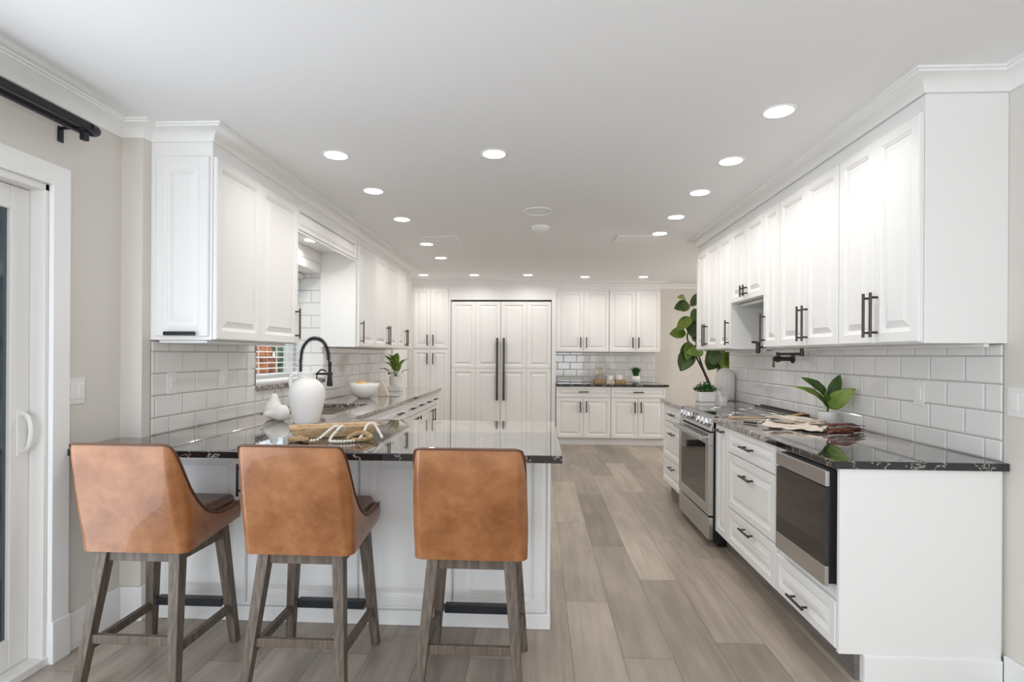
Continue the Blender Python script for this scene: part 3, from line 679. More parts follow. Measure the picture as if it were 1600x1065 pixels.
# sink cabinet body is kept below the bowls
t = thing('sink_cabinet', 'white base cabinet under the sink with a false drawer front', 'cabinet', (-1.6, 4.1, 0))
MB().box(WL2+.001, LX, 3.48, 4.635, .12, .66).box(LX-.02, LX, 3.48, 4.635, .66, ZT).build('body', 'cab', t)
MB().box(WL2+.001, LX-.06, 3.48, 4.635, 0, .12).build('toe_kick', 'cab', t)
T = frame('L', LX)
raised(T, 3.53, 4.63, .725, .876).build('false_front', 'cab', t)
for a, c_, hy_ in ((3.53, 4.08, 4.04), (4.08, 4.63, 4.12)):
    o = raised(T, a, c_, .126, .72).build('door', 'cab', t); bar_handle(T, 'v', hy_, .62, .16).build('handle', 'bronze', o, smooth=True)
baseL('drawer_cabinet', 'narrow white base cabinet with one drawer just beyond the sink', 4.635, 5.19, [('drawer', 4.64, 5.186, .725, .876, ('h', 4.91, .80, .16)), ('door', 4.64, 5.186, .126, .72, ('v', 5.14, .62, .16))])
for i, (y0, lb) in enumerate(((5.19, 'white base cabinet with two small drawers midway along the left run'), (5.99, 'white base cabinet with two small drawers at the far end left'))):
    baseL('drawer_cabinet', lb, y0, y0+.8, [('drawer', y0+.004, y0+.4, .725, .876, ('h', y0+.2, .80, .14)), ('drawer', y0+.4, y0+.796, .725, .876, ('h', y0+.6, .80, .14)), ('door', y0+.004, y0+.4, .126, .72, ('v', y0+.36, .62, .16)), ('door', y0+.4, y0+.796, .126, .72, ('v', y0+.5, .62, .16))])
MB_end = MB().box(WL2+.001, LX+.02, 6.79, 6.905, 0, ZT).build('end_panel_board', 'cab', bevel=.002); tag(MB_end, 'white end panel closing the far end of the left base run', 'panel')

# ---- back wall: pantry, fridge, base and wall units
PX0, PX1, FX0, FX1, CX1 = WL2+.002, -1.36, -1.345, .196, .252
cabinet('pantry_cabinet', 'tall white pantry cabinet with stacked double doors in the far left corner', 'cabinet', 'B', PF, PX0, PX1, .1, UZ1, WB-PF-.001,
        [('door', -1.905, -1.645, 1.432, 2.345, ('v', -1.69, 1.56, .17)), ('door', -1.645, -1.375, 1.432, 2.345, ('v', -1.60, 1.56, .17)),
         ('door', -1.905, -1.645, .12, 1.422, ('v', -1.69, 1.28, .17)), ('door', -1.645, -1.375, .12, 1.422, ('v', -1.60, 1.28, .17))], None, (.05, 'cab'), flat=True)
fg = thing('refrigerator', 'wide built-in refrigerator faced with white panels and long dark handles', 'refrigerator', (-.57, 8.5, 0))
MB().box(FX0+.01, FX1-.01, PF+.03, WB-.01, .02, 2.155).build('body', 'blackplastic', fg)
T = frame('B', PF+.026)
fxs = [FX0+.012, FX0+.385, -.578, FX1-.385, FX1-.012]
for k in (0, 2):
    a, m_, c_ = fxs[k], fxs[k+1], fxs[k+2]
    dp = MB(); pbox(dp, T, a+.002, c_-.002, 0, .012, .10, 2.15); dob = dp.build('door', 'cab', fg)
    for (p, q) in ((a, m_), (m_, c_)):
        raised(T, p+.002, q-.002, 1.14, 2.148, n0=.010, t=.016).build('face_panel', 'cab', dob)
        raised(T, p+.002, q-.002, .10, 1.134, n0=.010, t=.016).build('face_panel', 'cab', dob)
    hx = c_-.05 if k == 0 else a+.05
    hb = MB(); pbox(hb, T, hx-.0165, hx+.0165, .05, .075, .66, 1.60)
    for z in (.72, 1.54): pbox(hb, T, hx-.01, hx+.01, .024, .052, z-.02, z+.02)
    hb.build('handle', 'bronze', dob, bevel=.003)
sr = thing('refrigerator_surround', 'white filler panels framing the built-in refrigerator', 'cabinet panel', (-.57, 8.5, 0))
MB().box(PX1, FX0+.006, PF, WB-.001, 0, UZ1).build('side_panel', 'cab', sr); MB().box(FX1-.006, CX1, PF, WB-.001, 0, UZ1).build('side_panel', 'cab', sr)
MB().box(FX0+.006, FX1-.006, PF, WB-.001, 2.175, UZ1).build('top_panel', 'cab', sr)

BF = 8.20
xm, xe = .0, 0
bx = (CX1+.012, .672, 1.075, 1.075, 1.475, 1.885)
def backbase(label, x0, xm_, x1):
    return cabinet('base_cabinet', label, 'cabinet', 'B', BF, x0, x1, .105, ZT, WB-BF-.001,
        [('drawer', x0+.003, x1-.003, .715, .876, ('h', (x0+x1)/2, .80, .15)), ('door', x0+.003, xm_, .11, .708, ('v', xm_-.045, .575, .165)), ('door', xm_, x1-.003, .11, .708, ('v', xm_+.045, .575, .165))], 'base cabinets on the back wall', (.05, 'cab'), flat=True)
backbase('white base cabinet beneath the tea tray, beside the refrigerator wall', CX1+.01, .668, 1.076)
backbase('white base cabinet beneath the small round pot of grass', 1.076, 1.475, 1.885)
def backup(label, x0, xm_, x1):
    return cabinet('wall_cabinet', label, 'cabinet', 'B', UB, x0, x1, 1.395, UZ1, WB-UB-.001,
        [('door', x0+.003, xm_, 1.40, 2.345, ('v', xm_-.045, 1.545, .165)), ('door', xm_, x1-.003, 1.40, 2.345, ('v', xm_+.045, 1.545, .165))], 'wall cabinets on the back wall', flat=True)
backup('white two-door wall cabinet on the back wall beside the refrigerator surround', CX1+.005, .69, 1.083)
backup('white two-door wall cabinet on the back wall, nearest the tall fig plant', 1.083, 1.49, 1.87)

# ------------------------------------------------------------------ ceiling fixtures
def downlight():
    t = thing('recessed_light', 'x', 'ceiling light', (0, 0, CEIL), 'recessed ceiling lights', local=True)
    b = MB()
    P = [(.062, -.001), (.064, -.004), (.070, -.005), (.076, -.003), (.078, 0)]
    vs = []; seg = 28
    for r, z in P:
        for k in range(seg): vs.append((r*math.cos(2*PI*k/seg), r*math.sin(2*PI*k/seg), z))
    b.add(vs, [(i*seg+k, i*seg+(k+1) % seg, (i+1)*seg+(k+1) % seg, (i+1)*seg+k) for i in range(len(P)-1) for k in range(seg)])
    b.build('trim_ring', 'trim', t, smooth=True)
    MB().lathe(0, 0, [(.064, -.004), (.064, -.001)], 24).build('lens', 'lens', t)
    d = bpy.data.lights.new('bulb', 'AREA'); d.shape = 'DISK'; d.size = .1; d.energy = LAMP_W; d.color = LAMP_COL; d.spread = math.radians(155)
    o = bpy.data.objects.new('bulb', d); C.objects.link(o); o.parent = t; o.location = (0, 0, -.008)
    return t
dl = [(-1.175, 3.081, 'nearest lit recessed light of the left ceiling row'), (-.262, 3.091, 'lit recessed light near the middle of the ceiling above the peninsula'),
      (1.113, 2.60, 'nearest lit recessed light of the right ceiling row'), (-1.166, 3.763, 'second lit recessed light from the camera in the left ceiling row'),
      (-1.166, 4.558, 'third lit recessed light from the camera in the left ceiling row'), (1.118, 3.249, 'second lit recessed light from the camera in the right ceiling row'),
      (1.118, 3.867, 'third lit recessed light from the camera in the right ceiling row'), (1.122, 4.541, 'fourth lit recessed light from the camera in the right ceiling row'),
      (1.122, 5.145, 'farthest lit recessed light of the right ceiling row, beside the air vent'), (-1.168, 5.585, 'lit recessed light beside the left ceiling air vent'),
      (-1.164, 6.385, 'lit recessed light just beyond the left ceiling air vent'), (-1.661, 7.747, 'lit recessed light above the tall pantry cabinet doors'),
      (-.931, 7.753, 'lit recessed light above the left refrigerator door'), (-.162, 7.76, 'lit recessed light above the right refrigerator door'),
      (.663, 7.957, 'lit recessed light above the back wall cabinet beside the refrigerator'), (1.502, 7.963, 'lit recessed light above the back wall cabinet nearest the fig plant')]
first = downlight()
for i, (x, y, lb) in enumerate(dl):
    o = first if i == 0 else copy_tree(first)
    o.location = (x, y, CEIL); o['label'] = lb
o = copy_tree(first); o.location = (-1.83, 4.31, 2.2618); o['label'] = 'small recessed light in the soffit over the sink window'
# speaker ring and smoke detector
t = thing('ceiling_speaker', 'flat round white speaker grille flush in the middle of the ceiling', 'speaker', (-.017, 4.33, CEIL))
MB().lathe(-.017, 4.33, [(.118, CEIL), (.118, CEIL-.006), (.108, CEIL-.008), (.104, CEIL-.003), (.01, CEIL-.003)], 40).build('grille', 'ceil', t, smooth=True)
t = thing('smoke_detector', 'domed white smoke detector on the ceiling behind the round speaker', 'smoke detector', (.005, 4.86, CEIL))
MB().lathe(.005, 4.86, [(.075, CEIL), (.075, CEIL-.02), (.068, CEIL-.028), (.05, CEIL-.04), (.01, CEIL-.045)], 32).build('housing', 'trim', t, smooth=True)
MB().lathe(.005, 4.86, [(.085, CEIL), (.085, CEIL-.008), (.07, CEIL-.008)], 32).build('base', 'trim', t, smooth=True)
for x, y, lb in ((-.98, 5.34, 'white rectangular ceiling air vent on the left, among the lights'), (.93, 5.36, 'white rectangular ceiling air vent on the right, among the lights')):
    t = thing('ceiling_vent', lb, 'vent', (x, y, CEIL), 'ceiling air vents')
    MB().box(x-.19, x+.19, y-.14, y-.11, CEIL-.009, CEIL).box(x-.19, x+.19, y+.11, y+.14, CEIL-.009, CEIL).box(x-.19, x-.16, y-.11, y+.11, CEIL-.009, CEIL).box(x+.16, x+.19, y-.11, y+.11, CEIL-.009, CEIL).build('frame', 'trim', t, bevel=.003)
    b = MB()
    for k in range(9):
        yy = y-.095+k*.0235; b.cube8([(x-.16, yy-.008, CEIL-.001), (x+.16, yy-.008, CEIL-.001), (x+.16, yy-.007, CEIL), (x-.16, yy-.007, CEIL), (x-.16, yy+.006, CEIL-.008), (x+.16, yy+.006, CEIL-.008), (x+.16, yy+.008, CEIL-.007), (x-.16, yy+.008, CEIL-.007)])
    b.build('louvre', 'trim', t)

# ------------------------------------------------------------------ wall plates
def plate(label, mk, u, z, w, hgt, kind, n0=0.0, cat='outlet', name='wall_outlet'):
    t = thing(name, label, cat, mk(n0, u, z))
    b = MB(); b.cube8([mk(n0, u-w/2, z-hgt/2), mk(n0, u+w/2, z-hgt/2), mk(n0, u+w/2, z+hgt/2), mk(n0, u-w/2, z+hgt/2), mk(n0+.006, u-w/2, z-hgt/2), mk(n0+.006, u+w/2, z-hgt/2), mk(n0+.006, u+w/2, z+hgt/2), mk(n0+.006, u-w/2, z+hgt/2)])
    b.build('cover_plate', 'plastic', t, bevel=.002)
    n = max(1, round(w/.055)); 
    for k in range(n):
        uc = u+(k-(n-1)/2)*.046; b = MB()
        b.cube8([mk(n0+.005, uc-.0165, z-.033), mk(n0+.005, uc+.0165, z-.033), mk(n0+.005, uc+.0165, z+.033), mk(n0+.005, uc-.0165, z+.033), mk(n0+.009, uc-.0165, z-.033), mk(n0+.009, uc+.0165, z-.033), mk(n0+.011, uc+.0165, z+.033), mk(n0+.011, uc-.0165, z+.033)])
        b.build('rocker' if kind == 'switch' else 'socket', 'glaze', t, bevel=.001)
mkW = lambda n, u, z: (WL+n, u, z)
plate('white double rocker switch plate on the wall beside the patio door', mkW, 2.375, 1.165, .09, .118, 'switch', cat='light switch', name='light_switch')
plate('white outlet on the left tile backsplash, nearest the patio door', mkL, 2.85, 1.178, .072, .118, 'outlet', .008)
plate('white rocker switch plate midway on the left tile backsplash under the wall cabinet', mkL, 3.335, 1.18, .075, .118, 'switch', .008, 'light switch', 'light_switch')
plate('white outlet on the left tile backsplash right beside the sink window', mkL, 3.646, 1.178, .06, .118, 'outlet', .008)
plate('white outlet on the right tile backsplash above the bare black worktop', mkR, 2.80, 1.163, .072, .118, 'outlet', .008)
plate('white outlet on the right tile backsplash beyond the stove', mkR, 5.07, 1.20, .072, .118, 'outlet', .008)
plate('white triple switch plate on the right wall near the worktop end', mkR, 2.215, 1.165, .165, .118, 'switch', 0, 'light switch', 'light_switch')
plate('white outlet low on the back tile wall above the tea tray', mkB, 1.12, 1.2, .07, .11, 'outlet', .008)

# ------------------------------------------------------------------ bar stools
def make_stool():
    t = thing('bar_stool', 'x', 'stool', (0, 0, 0), 'leather bar stools at the peninsula', local=True)
    # local: y=0 outer back at seat level, +y forward to the counter
    def ztop(y):
        K = [(-.01, .985), (0, .985), (.010, .978), (.025, .935), (.045, .86), (.07, .785), (.11, .715), (.17, .663), (.25, .638), (.34, .635), (.42, .648), (.5, .65)]
        for (a, p), (b_, q) in zip(K, K[1:]):
            if y <= b_: f = (y-a)/(b_-a); return p+(q-p)*f
        return K[-1][1]
    hw, R, LY = .222, .036, .405
    path = []
    for k in range(13): path.append((hw - .012*(1-k/12), LY - (LY-R)*k/12, Vector((1, 0))))
    for k in range(1, 7): a = PI/2*k/6; path.append((hw-R+R*math.cos(a), R-R*math.sin(a), Vector((math.cos(a), -math.sin(a)))))
    for k in range(1, 10): path.append((hw-R-(2*(hw-R))*k/10, 0 - .0*math.sin(PI*k/10), Vector((0, -1))))
    for k in range(0, 7): a = PI/2*k/6; path.append((-(hw-R)-R*math.sin(a), R-R*math.cos(a), Vector((-math.sin(a), -math.cos(a)))))
    for k in range(1, 13): path.append((-hw + .012*(k/12), R + (LY-R)*k/12, Vector((-1, 0))))
    zb = lambda y: .545+.03*max(0, y)/LY
    NT = 10; vs = []; top = []
    def pt(i, tt, off, zz=None):
        x, y, n = path[i]; zt = ztop(y); z = zb(y)+(zt-zb(y))*tt
        w = max(0, 1-y/.30); f = max(0, (z-.56)/.425)
        yy = y - .085*w*f**1.15; xx = x*(1-.045*f*w)
        # slight belly of the back panel
        bel = .012*math.sin(PI*tt)*(1 if abs(n.y) > .9 else .4)
        return (xx+n.x*(off+bel), yy+n.y*(off+bel), z)
    npth = len(path); cols = NT+1
    b = MB(); th = .042
    for i in range(npth):
        for k in range(cols): b.v.append(pt(i, k/NT, 0 if k < NT else -.004))
        x, y, z = pt(i, 1, -th/2); b.v.append((x, y, z+.007))
        for k in range(cols): tt = 1-k/NT; b.v.append(pt(i, tt, -th if k > 0 else -th+.004))
    L_ = 2*cols+1
    for i in range(npth-1):
        for k in range(L_-1): b.f.append((i*L_+k, (i+1)*L_+k, (i+1)*L_+k+1, i*L_+k+1))
        b.f.append((i*L_+L_-1, (i+1)*L_+L_-1, (i+1)*L_, i*L_))
    b.f.append(tuple(range(L_))); b.f.append(tuple((npth-1)*L_+k for k in range(L_))[::-1])
    sh = b.build('shell', 'leather', t, smooth=True, auto=55)
    MB().tube([Vector(pt(i, 1, -.001))+Vector((0, 0, .004)) for i in range(npth)], .0042, 6).build('piping', 'piping', sh, smooth=True)
    # underside tray and front rail
    tr = MB(); tr.cube8([(-hw+.02, .02, .538), (hw-.02, .02, .538), (hw-.03, LY, .566), (-hw+.03, LY, .566), (-hw+.02, .02, .57), (hw-.02, .02, .57), (hw-.03, LY, .635), (-hw+.03, LY, .635)]); tr.build('seat_base', 'leather', t, bevel=.01)
    cu = MB(); cu.cube8([(-.178, .015, .60), (.178, .015, .60), (.185, .425, .615), (-.185, .425, .615), (-.178, .015, .668), (.178, .015, .668), (.185, .425, .682), (-.185, .425, .682)])
    cu.build('seat', 'shadedleather', t, bevel=.028, seg=4, smooth=True)
    # legs (front legs footprint y=.38, rear y=-.06)
    ft = {}
    for sx in (-1, 1):
        for kind, y0, y1 in (('rear', .055, -.032), ('front', .34, .385)):
            p0 = (sx*(.15 if kind == 'rear' else .158), y0, .548); p1 = (sx*(.196 if kind == 'rear' else .202), y1, 0)
            MB().beam(p1, p0, .017, .019, .023, .026).build('leg', 'legwood', t, bevel=.0025)
            ft[(sx, kind)] = (Vector(p1), Vector(p0))
    at = lambda key, z: ft[key][0].lerp(ft[key][1], z/.548)
    ap = MB(); 
    for a, c_ in (((-1, 'rear'), (1, 'rear')), ((-1, 'front'), (1, 'front')), ((-1, 'rear'), (-1, 'front')), ((1, 'rear'), (1, 'front'))): ap.bar(at(a, .518), at(c_, .518), .022, .045)
    ap.build('apron', 'legwood', t, bevel=.002)
    MB().bar(at((-1, 'rear'), .20), at((1, 'rear'), .20), .022, .034).build('stretcher', 'legwood', t, bevel=.002)
    for sx in (-1, 1): MB().bar(at((sx, 'rear'), .165), at((sx, 'front'), .165), .022, .034).build('stretcher', 'legwood', t, bevel=.002)
    MB().bar(at((-1, 'front'), .19), at((1, 'front'), .19), .026, .024).build('stretcher', 'legwood', t, bevel=.002)
    a, c_ = at((-1, 'front'), .19), at((1, 'front'), .19)
    fp = MB(); fp.box(a.x+.03, c_.x-.03, a.y-.02, a.y+.02, .2025, .206).box(a.x+.03, c_.x-.03, a.y-.0205, a.y-.0145, .173, .206)
    for sx in (-1, 1):
        P = [(sx*.12+.004*math.cos(2*PI*k/10), a.y-.024, .213+.004*math.sin(2*PI*k/10)) for k in range(10)]
        fp.tube([(sx*.12, a.y-.0206, .19), (sx*.12, a.y-.0225, .19)], .005, 8)
    fp.build('footrest', 'black', t)
    return t
st = make_stool()
for i, (x, y, rz, lb) in enumerate(((-1.612, 2.09, .0, 'tan leather bar stool at the left, nearest the patio door'),
        (-.95, 2.105, 0, 'tan leather bar stool in the middle of the three at the peninsula'),
        (-.262, 2.095, .0, 'tan leather bar stool at the right, by the open end of the peninsula'))):
    o = st if i == 0 else copy_tree(st)
    o.location = (x, y, 0); o.rotation_euler = (0, 0, rz); o['label'] = lb

# ------------------------------------------------------------------ faucet
FXc, FYc = -1.905, 4.27
t = thing('kitchen_faucet', 'tall black spring-coil kitchen faucet behind the sink', 'faucet', (FXc, FYc, .915))
MB().lathe(FXc, FYc, [(.03, .915), (.03, .925), (.022, .93), (.02, 1.0), (.022, 1.01), (.018, 1.03)], 20).build('base', 'black', t, smooth=True)
MB().lathe(FXc, FYc, [(.013, 1.0), (.013, 1.09), (.019, 1.10), (.019, 1.17), (.014, 1.19)], 16).build('column', 'black', t, smooth=True)
arc = curve_pts([(FXc, FYc, 1.17), (FXc, FYc, 1.30), (FXc+.02, FYc, 1.40), (FXc+.085, FYc, 1.462), (FXc+.165, FYc, 1.452), (FXc+.215, FYc, 1.385), (FXc+.228, FYc, 1.30), (FXc+.235, FYc, 1.22)], 14)
hs = MB().tube(arc, .0085, 10).build('hose', 'black', t, smooth=True)
co = []; n = len(arc); turns = 44
total = n-12
for k in range(turns*10):
    f = k/(turns*10)*(n-14); i = int(f); fr_ = f-i; p = arc[i].lerp(arc[i+1], fr_); d = (arc[i+1]-arc[i]).normalized(); s_ = Vector((0, 1, 0)); u_ = d.cross(s_).normalized(); a = 2*PI*k/10
    co.append(p+(s_*math.cos(a)+u_*math.sin(a))*.0165)
MB().tube(co, .0024, 5).build('spring', 'black', t, smooth=True)
hx = FXc+.237
MB().lathe(hx, FYc, [(.021, 1.085), (.023, 1.10), (.019, 1.15), (.013, 1.19), (.012, 1.24), (.015, 1.25), (.015, 1.27), (.011, 1.28)], 16).build('spray_head', 'black', t, smooth=True)
MB().tube([(FXc, FYc, 1.185), (hx-.005, FYc, 1.182)], .0085, 8).tube([(hx, FYc, 1.17), (hx, FYc, 1.195)], .022, 14).build('holder_arm', 'black', t, smooth=True)
MB().tube(curve_pts([(FXc+.13, FYc, 1.10), (FXc+.135, FYc, 1.18), (FXc+.17, FYc, 1.215), (FXc+.21, FYc, 1.20)], 8), .006, 8).build('spout', 'black', t, smooth=True)
MB().tube([(FXc, FYc+.018, .97), (FXc+.01, FYc+.055, .985), (FXc+.03, FYc+.09, 1.01)], .006, 8).build('lever', 'black', t, smooth=True)

# ------------------------------------------------------------------ things on the peninsula
vx, vy = -1.39, 3.20
t = thing('ceramic_jug', 'large matte white amphora jug with one handle on the peninsula', 'jug', (vx, vy, .915))
prof = [(r_*.94, .915+(z_-.915)*.95) for r_, z_ in [(.062, .915), (.072, .918), (.078, .94), (.092, .99), (.106, 1.05), (.112, 1.10), (.110, 1.135), (.098, 1.165), (.075, 1.19), (.056, 1.203), (.050, 1.212), (.051, 1.235), (.057, 1.245), (.056, 1.248), (.047, 1.24), (.044, 1.215), (.03, 1.19)]]
MB().lathe(vx, vy, prof, 48).build('body', 'ceramic', t, smooth=True, auto=80)
MB().tube(curve_pts([(vx-.043, vy, 1.216), (vx-.072, vy, 1.222), (vx-.096, vy, 1.206), (vx-.100, vy, 1.172), (vx-.093, vy, 1.13), (vx-.09, vy, 1.11)], 7), .012, 10).build('handle', 'ceramic', t, smooth=True)

def pear(label, base, top, R_, name='ceramic_pear'):
    base = Vector(base); top = Vector(top); d = top-base; L0 = d.length; q = d.normalized().to_track_quat('Z', 'Y')
    pf = [(.02, 0), (.55, .03), (.85, .12), (1.0, .28), (.95, .42), (.72, .58), (.50, .70), (.42, .80), (.36, .89), (.22, .96), (.03, .985)]
    t = thing(name, label, 'ornament', base, 'white ceramic pears')
    b = MB(); seg = 28
    for r, z in pf:
        for k in range(seg): p = base+q @ Vector((r*R_*math.cos(2*PI*k/seg), r*R_*math.sin(2*PI*k/seg), z*L0)); b.v.append(tuple(p))
    for i in range(len(pf)-1):
        for k in range(seg): b.f.append((i*seg+k, i*seg+(k+1) % seg, (i+1)*seg+(k+1) % seg, (i+1)*seg+k))
    b.build('fruit', 'ceramic', t, smooth=True, auto=80, sub=1)
    MB().tube([base+q @ Vector((0, 0, L0*.97)), base+q @ Vector((.002, 0, L0*1.03)), base+q @ Vector((.008, 0, L0*1.08))], .0028, 6).build('stem', 'bark', t, smooth=True)
pear('matte white ceramic pear standing upright left of the jug', (-1.735, 3.475, .916), (-1.725, 3.475, 1.085), .063)
pear('matte white ceramic pear lying on its side beside the upright one', (-1.575, 3.375, .969), (-1.72, 3.315, .962), .053)

# dough bowl
t = thing('dough_bowl', 'long pale wooden dough bowl on the peninsula under the bead garland', 'bowl', (-1.05, 2.75, .915))
A = Vector((-1.215, 2.615, 0)); Bv = Vector((-.835, 2.80, 0)); dv = (Bv-A).normalized(); nv = Vector((-dv.y, dv.x, 0)); Lb = (Bv-A).length
P3 = lambda s_, w, z: tuple(A+dv*s_+nv*w+Vector((0, 0, z)))
b = MB(); Wd = .16; H0, H1 = .915, .973
out = [(.03, .015), (Lb-.03, .015), (Lb-.03, Wd-.015), (.03, Wd-.015)]; rim = [(-.01, 0), (Lb+.01, 0), (Lb+.01, Wd), (-.01, Wd)]; ri = [(.018, .02), (Lb-.018, .02), (Lb-.018, Wd-.02), (.018, Wd-.02)]; inn = [(.06, .04), (Lb-.06, .04), (Lb-.06, Wd-.04), (.06, Wd-.04)]
for ring, z in ((out, H0+.0005), (rim, H1), (ri, H1), (inn, H0+.018)):
    for s_, w in ring: b.v.append(P3(s_, w, z))
b.f.append((3, 2, 1, 0))
for k in range(3):
    for q in range(4): b.f.append((k*4+q, k*4+(q+1) % 4, (k+1)*4+(q+1) % 4, (k+1)*4+q))
b.f.append((12, 13, 14, 15)); b.build('trough', 'wood', t, bevel=.006, seg=3)
# bead garland
t = thing('bead_garland', 'whitewashed wooden bead garland with jute tassels draped over the dough bowl', 'garland', (-1.0, 2.65, .915))
GP = [(-1.10, 2.555, .925), (-1.055, 2.56, .932), (-1.02, 2.62, .97), (-1.0, 2.645, .984), (-.985, 2.70, .955), (-.975, 2.66, .983), (-.995, 2.60, .95), (-1.0, 2.565, .924), (-.96, 2.545, .924), (-.915, 2.56, .924), (-.875, 2.60, .926), (-.865, 2.65, .95), (-.86, 2.70, .985), (-.84, 2.735, .986), (-.80, 2.70, .95), (-.775, 2.665, .926)]
gp = curve_pts(GP, 24)
MB().tube(gp[::4], .0014, 5).build('string', 'jute', t)
bm0 = None; dist = 0; prev = gp[0]; cnt = 0
for p in gp:
    dist += (p-prev).length; prev = p
    if dist > .0135 and cnt < 96:
        dist = 0; cnt += 1
        if bm0 is None:
            mb = MB(); mb.ball((0, 0, 0), .0078, 10, 8); bm0 = bpy.data.meshes.new('bead'); bm0.from_pydata(mb.v, [], mb.f); bm0.materials.append(M['bead'])
            for pl in bm0.polygons: pl.use_smooth = True
        o = bpy.data.objects.new('bead', bm0); C.objects.link(o); o.parent = t; o.location = (p.x-t.location.x, p.y-t.location.y, p.z-t.location.z)
def tassel(p0, p1, r):
    p0, p1 = Vector(p0), Vector(p1); pts = [p0.lerp(p1, k/8) for k in range(9)]
    MB().tube(pts, [r*.35, r*.75, r*.8, r*.45, r*.8, r*1.05, r*1.1, r*1.05, r*.8], 14).build('tassel', 'jute', t, smooth=True)
tassel((-1.10, 2.555, .928), (-1.20, 2.56, .929), .0135); tassel((-1.105, 2.565, .928), (-1.175, 2.605, .929), .0135)
MB().tube(curve_pts([(-.93, 2.60, .927), (-.90, 2.63, .95), (-.86, 2.64, .955), (-.82, 2.635, .935), (-.86, 2.60, .926), (-.90, 2.585, .926)], 8), .011, 8).build('tassel', 'jute', t, smooth=True)

# ------------------------------------------------------------------ left run objects
t = thing('serving_bowl', 'round white bowl beyond the sink holding one lemon', 'bowl', (-1.69, 5.20, .915))
pf = [(.05, .915), (.056, .918), (.10, .945), (.128, .985), (.138, 1.03), (.139, 1.062), (.134, 1.064), (.132, 1.03), (.12, .99), (.09, .955), (.02, .935)]
MB().lathe(-1.69, 5.20, pf, 48).build('body', 'glaze', t, smooth=True, auto=80)
b = MB(); b.ball((0, 0, 0), .042, 20, 14, (1.25, 1, 1)); b.ball((.05, 0, 0), .012, 10, 8, (1.3, 1, 1)); lm = b
lm.v = [(x-1.70, y+5.14, z+1.045) for x, y, z in lm.v]
tag(lm.build('lemon', 'lemon', smooth=True), 'yellow lemon resting in the round white bowl beyond the sink', 'lemon')
t = thing('linen_napkin', 'folded off-white napkin standing behind the round white bowl', 'napkin', (-1.56, 5.44, .915))
b = MB(); b.cube8([(-1.62, 5.42, .915), (-1.51, 5.42, .915), (-1.51, 5.47, .915), (-1.62, 5.47, .915), (-1.60, 5.44, 1.07), (-1.575, 5.44, 1.07), (-1.575, 5.455, 1.07), (-1.60, 5.455, 1.07)]); b.build('cloth', 'cream', t, bevel=.006, smooth=True)
tag(MB().lathe(-1.475, 5.50, [(.03, .915), (.05, .918), (.055, .926), (.05, .926), (.02, .921)], 24).build('spoon_rest', 'glaze', smooth=True), 'small flat white dish beside the napkin on the left worktop', 'dish')

def leaf(b, base, tip, width, fold=.25, droop=.15, up=(0, 0, 1), n=10, shape=1.0):
    base = Vector(base); tip = Vector(tip); d = tip-base; L0 = d.length; dn = d.normalized(); side = dn.cross(Vector(up))
    if side.length < .1: side = dn.cross(Vector((0, 1, 0)))
    side.normalize(); nrm = side.cross(dn).normalized(); i0 = len(b.v)
    for k in range(n+1):
        t_ = k/n; w = width*(math.sin(PI*min(1, t_**.75*1.0))**.8 if 0 < t_ < 1 else .03)*(1+.25*(t_-.5)*shape)
        c = base+d*t_+nrm*(math.sin(PI*t_)*droop*L0)
        rip = .05*w*math.sin(t_*19)
        b.v += [tuple(c-side*w/2+nrm*(fold*w/2+rip)), tuple(c-side*w/4+nrm*fold*w*.2), tuple(c), tuple(c+side*w/4+nrm*fold*w*.2), tuple(c+side*w/2+nrm*(fold*w/2-rip))]
    for k in range(n):
        for q in range(4): b.f.append((i0+k*5+q, i0+k*5+q+1, i0+(k+1)*5+q+1, i0+(k+1)*5+q))
    return b
def leaf_part(parent, base, tip, width, m='leafl', stem_from=None, **kw):
    b = leaf(MB(), base, tip, width, **kw); b.keep = 1; o = b.build('leaf', m, parent, smooth=True, auto=80, solid=.0012)
    if stem_from: MB().tube(curve_pts([stem_from, base], 4), .003, 6).build('stem', 'leafl', parent, smooth=True)
    return o
# left potted plant on riser
tag(MB().box(-1.745, -1.60, 6.22, 6.36, .9155, .975).build('wooden_riser', 'glaze', bevel=.004), 'low white block under the leafy plant on the left worktop', 'riser')
t = thing('potted_plant', 'leafy green plant in a white pot on the far left worktop', 'plant', (-1.672, 6.29, .975))
pcx, pcy = -1.672, 6.29
MB().lathe(pcx, pcy, [(.06, .9755), (.065, .98), (.075, 1.085), (.071, 1.087), (.066, 1.07), (.02, 1.068)], 32).build('pot', 'ceramic', t, smooth=True)
MB().lathe(pcx, pcy, [(.066, 1.065), (.066, 1.072), (.02, 1.076)], 20).build('soil', 'soil', t, smooth=True)
z0 = 1.075
for tip, base, w in (((-.20, .0, 1.165), (-.07, 0, 1.13), .07), ((-.16, .05, 1.325), (-.02, 0, 1.18), .10), ((-.08, -.06, 1.345), (-.01, -.01, 1.20), .10), ((.03, -.04, 1.36), (.0, 0, 1.21), .09),
                     ((.10, .05, 1.285), (.03, .02, 1.19), .075), ((.15, -.03, 1.295), (.04, 0, 1.14), .06), ((.17, .03, 1.165), (.05, 0, 1.10), .05), ((-.10, .05, 1.10), (-.03, 0, 1.12), .06), ((-.12, -.09, 1.25), (-.02, -.02, 1.15), .09), ((.05, -.09, 1.24), (.02, -.02, 1.14), .08)):
    leaf_part(t, (pcx+base[0], pcy+base[1], base[2]), (pcx+tip[0], pcy+tip[1], tip[2]), w*1.15, 'leafl', (pcx+base[0]*.2, pcy+base[1]*.2, z0))

